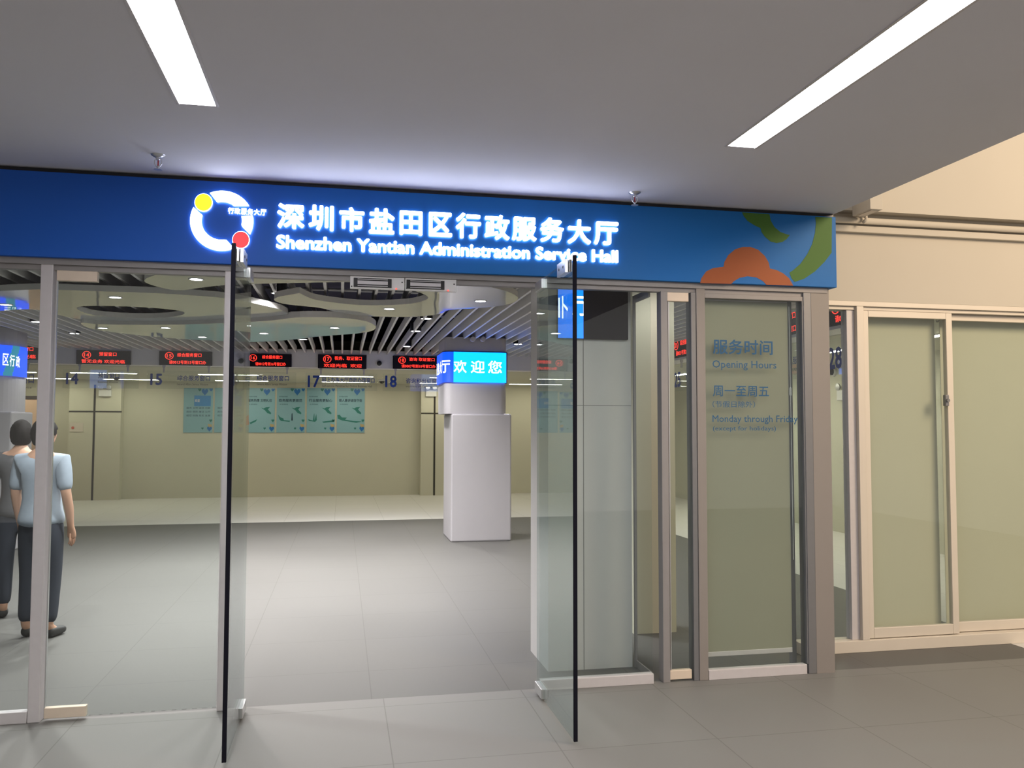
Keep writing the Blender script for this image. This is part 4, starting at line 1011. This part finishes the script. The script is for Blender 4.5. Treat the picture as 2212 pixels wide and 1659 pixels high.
# ================================================================== people beyond the glass (only the crowns of their heads show)
def skin_mesh(chains, sub=2):
    """chains: list of [(point, radius), ...]; a later chain may start at an earlier point"""
    me = bpy.data.meshes.new("s"); verts, edges, rad = [], [], []
    idx = {}
    def vid(p, r):
        k = tuple(round(c, 4) for c in p)
        if k not in idx: idx[k] = len(verts); verts.append(p); rad.append(r)
        return idx[k]
    for ch_ in chains:
        ids = [vid(p, r) for p, r in ch_]
        edges += list(zip(ids, ids[1:]))
    me.from_pydata(verts, edges, []); o = bpy.data.objects.new("s", me); COL.objects.link(o)
    m = o.modifiers.new("skin", 'SKIN'); m.use_smooth_shade = True
    for i, v in enumerate(me.skin_vertices[0].data):
        r = rad[i]; v.radius = r if isinstance(r, tuple) else (r, r); v.use_root = (i == 0)
    s_ = o.modifiers.new("sub", 'SUBSURF'); s_.levels = sub; s_.render_levels = sub
    bpy.context.view_layer.update()
    out = bpy.data.meshes.new_from_object(o.evaluated_get(bpy.context.evaluated_depsgraph_get()))
    bm = new(); bm.from_mesh(out); bpy.data.objects.remove(o); bpy.data.meshes.remove(me); bpy.data.meshes.remove(out)
    return bm
def person(x, y, top, yaw, label, shirt):
    k = top / 1.62
    e = empty("person", (x, y, 0), label, "person", "people inside the hall")
    cs, sn = math.cos(yaw), math.sin(yaw)
    def T(p):       # local: +y is where the person faces, z up, 1.62 m tall
        px_, py_, pz_ = [c * k for c in p]; return (x + px_ * cs - py_ * sn, y + px_ * sn + py_ * cs, pz_)
    def C(ch): return [(T(p), tuple(c * k for c in r) if isinstance(r, tuple) else r * k) for p, r in ch]
    hip, chest = (0, 0, 0.88), (0, -0.01, 1.20)
    body = [[(hip, (0.13, 0.10)), ((0, 0, 1.02), (0.115, 0.085)), (chest, (0.135, 0.095)), ((0, -0.015, 1.32), (0.10, 0.07)), ((0, -0.01, 1.385), 0.052), ((0, 0.0, 1.43), 0.052)]]
    for q in (-1, 1):
        body.append([(hip, (0.13, 0.10)), ((q * 0.085, 0, 0.80), 0.078), ((q * 0.09, 0.015, 0.46), 0.054), ((q * 0.09, -0.01, 0.30), 0.05), ((q * 0.09, -0.015, 0.09), 0.034), ((q * 0.095, 0.05, 0.04), 0.034), ((q * 0.10, 0.15, 0.03), 0.026)])
        body.append([((0, -0.015, 1.32), (0.10, 0.07)), ((q * 0.16, -0.01, 1.31), 0.052), ((q * 0.20, -0.02, 1.08), 0.038), ((q * 0.205, 0.02, 0.95), 0.034), ((q * 0.20, 0.05, 0.82), 0.024), ((q * 0.199, 0.06, 0.79), (0.018, 0.033)), ((q * 0.198, 0.07, 0.755), (0.018, 0.037)), ((q * 0.197, 0.075, 0.715), (0.016, 0.036))])
    bm = skin_mesh([C(c) for c in body])
    # head: shaped egg with brow, nose, mouth, ears
    hz = 1.505
    hb_ = new(); bmesh.ops.create_uvsphere(hb_, u_segments=28, v_segments=20, radius=1.0)
    for v in hb_.verts:
        a, b_, c = v.co
        w = 0.072 * (1 - 0.20 * max(0, -c)); dd = 0.092 if b_ > 0 else 0.098
        lx, ly_, lz = a * w, b_ * dd, c * 0.113
        if b_ > 0:
            f = max(0, 1 - (abs(a) / 0.20) ** 2) if abs(a) < 0.2 else 0
            if -0.35 < c < 0.08: ly_ += 0.020 * f * (0.08 - c) / 0.43          # nose
            if abs(abs(a) - 0.38) < 0.2 and abs(c - 0.10) < 0.13: ly_ -= 0.010   # eye sockets
            if abs(c + 0.52) < 0.07 and abs(a) < 0.35: ly_ -= 0.006              # mouth line
            if c < -0.75: ly_ += 0.006
        v.co = Vector(T((lx, ly_ + 0.012, hz + lz)))
    me_ = bpy.data.meshes.new("h"); hb_.to_mesh(me_); hb_.free(); bm.from_mesh(me_); bpy.data.meshes.remove(me_)
    for q in (-1, 1):
        ear = new(); bmesh.ops.create_uvsphere(ear, u_segments=10, v_segments=8, radius=1.0)
        for v in ear.verts: v.co = Vector(T((q * 0.074 + v.co.x * 0.010, -0.004 + v.co.y * 0.018, hz - 0.012 + v.co.z * 0.03)))
        me_ = bpy.data.meshes.new("h"); ear.to_mesh(me_); ear.free(); bm.from_mesh(me_); bpy.data.meshes.remove(me_)
        # five unequal, gently curled fingers
        hx, hy, hz2 = q * 0.197, 0.075, 0.735
        for j, (off, ln) in enumerate(((0.026, 0.062), (0.009, 0.072), (-0.008, 0.066), (-0.024, 0.052))):
            f = skin_mesh([C([((hx, hy + off, hz2 + 0.03), 0.0095), ((hx, hy + off, hz2), 0.0085), ((hx + q * 0.002, hy + off * 1.1, hz2 - ln * 0.45), 0.008), ((hx - q * 0.006, hy + off * 1.1 + 0.004, hz2 - ln * 0.8), 0.007), ((hx - q * 0.014, hy + off * 1.1 + 0.006, hz2 - ln), 0.006)])], 1)
            me_ = bpy.data.meshes.new("h"); f.to_mesh(me_); f.free(); bm.from_mesh(me_); bpy.data.meshes.remove(me_)
        f = skin_mesh([C([((hx, hy + 0.024, hz2 + 0.035), 0.011), ((hx - q * 0.012, hy + 0.046, hz2 + 0.010), 0.0095), ((hx - q * 0.016, hy + 0.052, hz2 - 0.02), 0.008)])], 1)
        me_ = bpy.data.meshes.new("h"); f.to_mesh(me_); f.free(); bm.from_mesh(me_); bpy.data.meshes.remove(me_)
    obj("body", bm, M['skin'], e, True)
    hr = new(); bmesh.ops.create_uvsphere(hr, u_segments=32, v_segments=24, radius=1.0)
    for v in list(hr.verts):
        a, b_, c = v.co
        low = (0.25 if b_ > 0.35 else (-0.10 if b_ > 0 else -0.75))
        wob = 1 + 0.02 * math.sin(a * 19 + b_ * 13) + 0.015 * math.sin(c * 23 + a * 7)
        c2 = max(c, low); s_ = 1.0 if c >= low else 0.93
        v.co = Vector(T((a * 0.085 * wob * s_, b_ * 0.108 * wob * s_ + 0.005, hz + 0.004 + c2 * 0.1215)))
    obj("hair", hr, M['hair'], e, True)
    sh = [[((0, 0, 0.80), (0.190, 0.152)), ((0, 0, 0.90), (0.170, 0.136)), ((0, 0, 1.02), (0.137, 0.105)), (chest, (0.152, 0.112)), ((0, -0.015, 1.32), (0.118, 0.086)), ((0, -0.012, 1.375), (0.07, 0.07))]]
    for q in (-1, 1): sh.append([((0, -0.015, 1.32), (0.118, 0.086)), ((q * 0.16, -0.01, 1.312), 0.068), ((q * 0.185, -0.015, 1.18), 0.058), ((q * 0.20, -0.02, 1.07), 0.054)])
    obj("shirt", skin_mesh([C(c) for c in sh]), shirt, e, True)
    tr = [[((0, 0, 0.97), (0.132, 0.104)), ((0, 0, 0.86), (0.146, 0.116))]]
    for q in (-1, 1): tr.append([((0, 0, 0.86), (0.146, 0.116)), ((q * 0.087, 0, 0.76), 0.092), ((q * 0.09, 0.012, 0.46), 0.070), ((q * 0.09, -0.012, 0.10), 0.058)])
    obj("trousers", skin_mesh([C(c) for c in tr]), M['trouser'], e, True)
    for q in (-1, 1):
        f = skin_mesh([C([((q * 0.092, -0.03, 0.045), (0.042, 0.045)), ((q * 0.096, 0.06, 0.04), (0.042, 0.04)), ((q * 0.10, 0.16, 0.032), (0.036, 0.03))])])
        obj("shoe", f, M['shoe'], e, True)
h1 = aty(47, 908.5, 7.5); person(h1.x, 7.5, h1.z, 0.25, "person with short black hair beyond the end pane, nearer the corner screen", M['shirt'])
h2 = aty(96, 905.0, 6.75); person(h2.x, 6.75, h2.z, -0.3, "person with dark hair standing hidden behind the metal post", M['shirt2'])
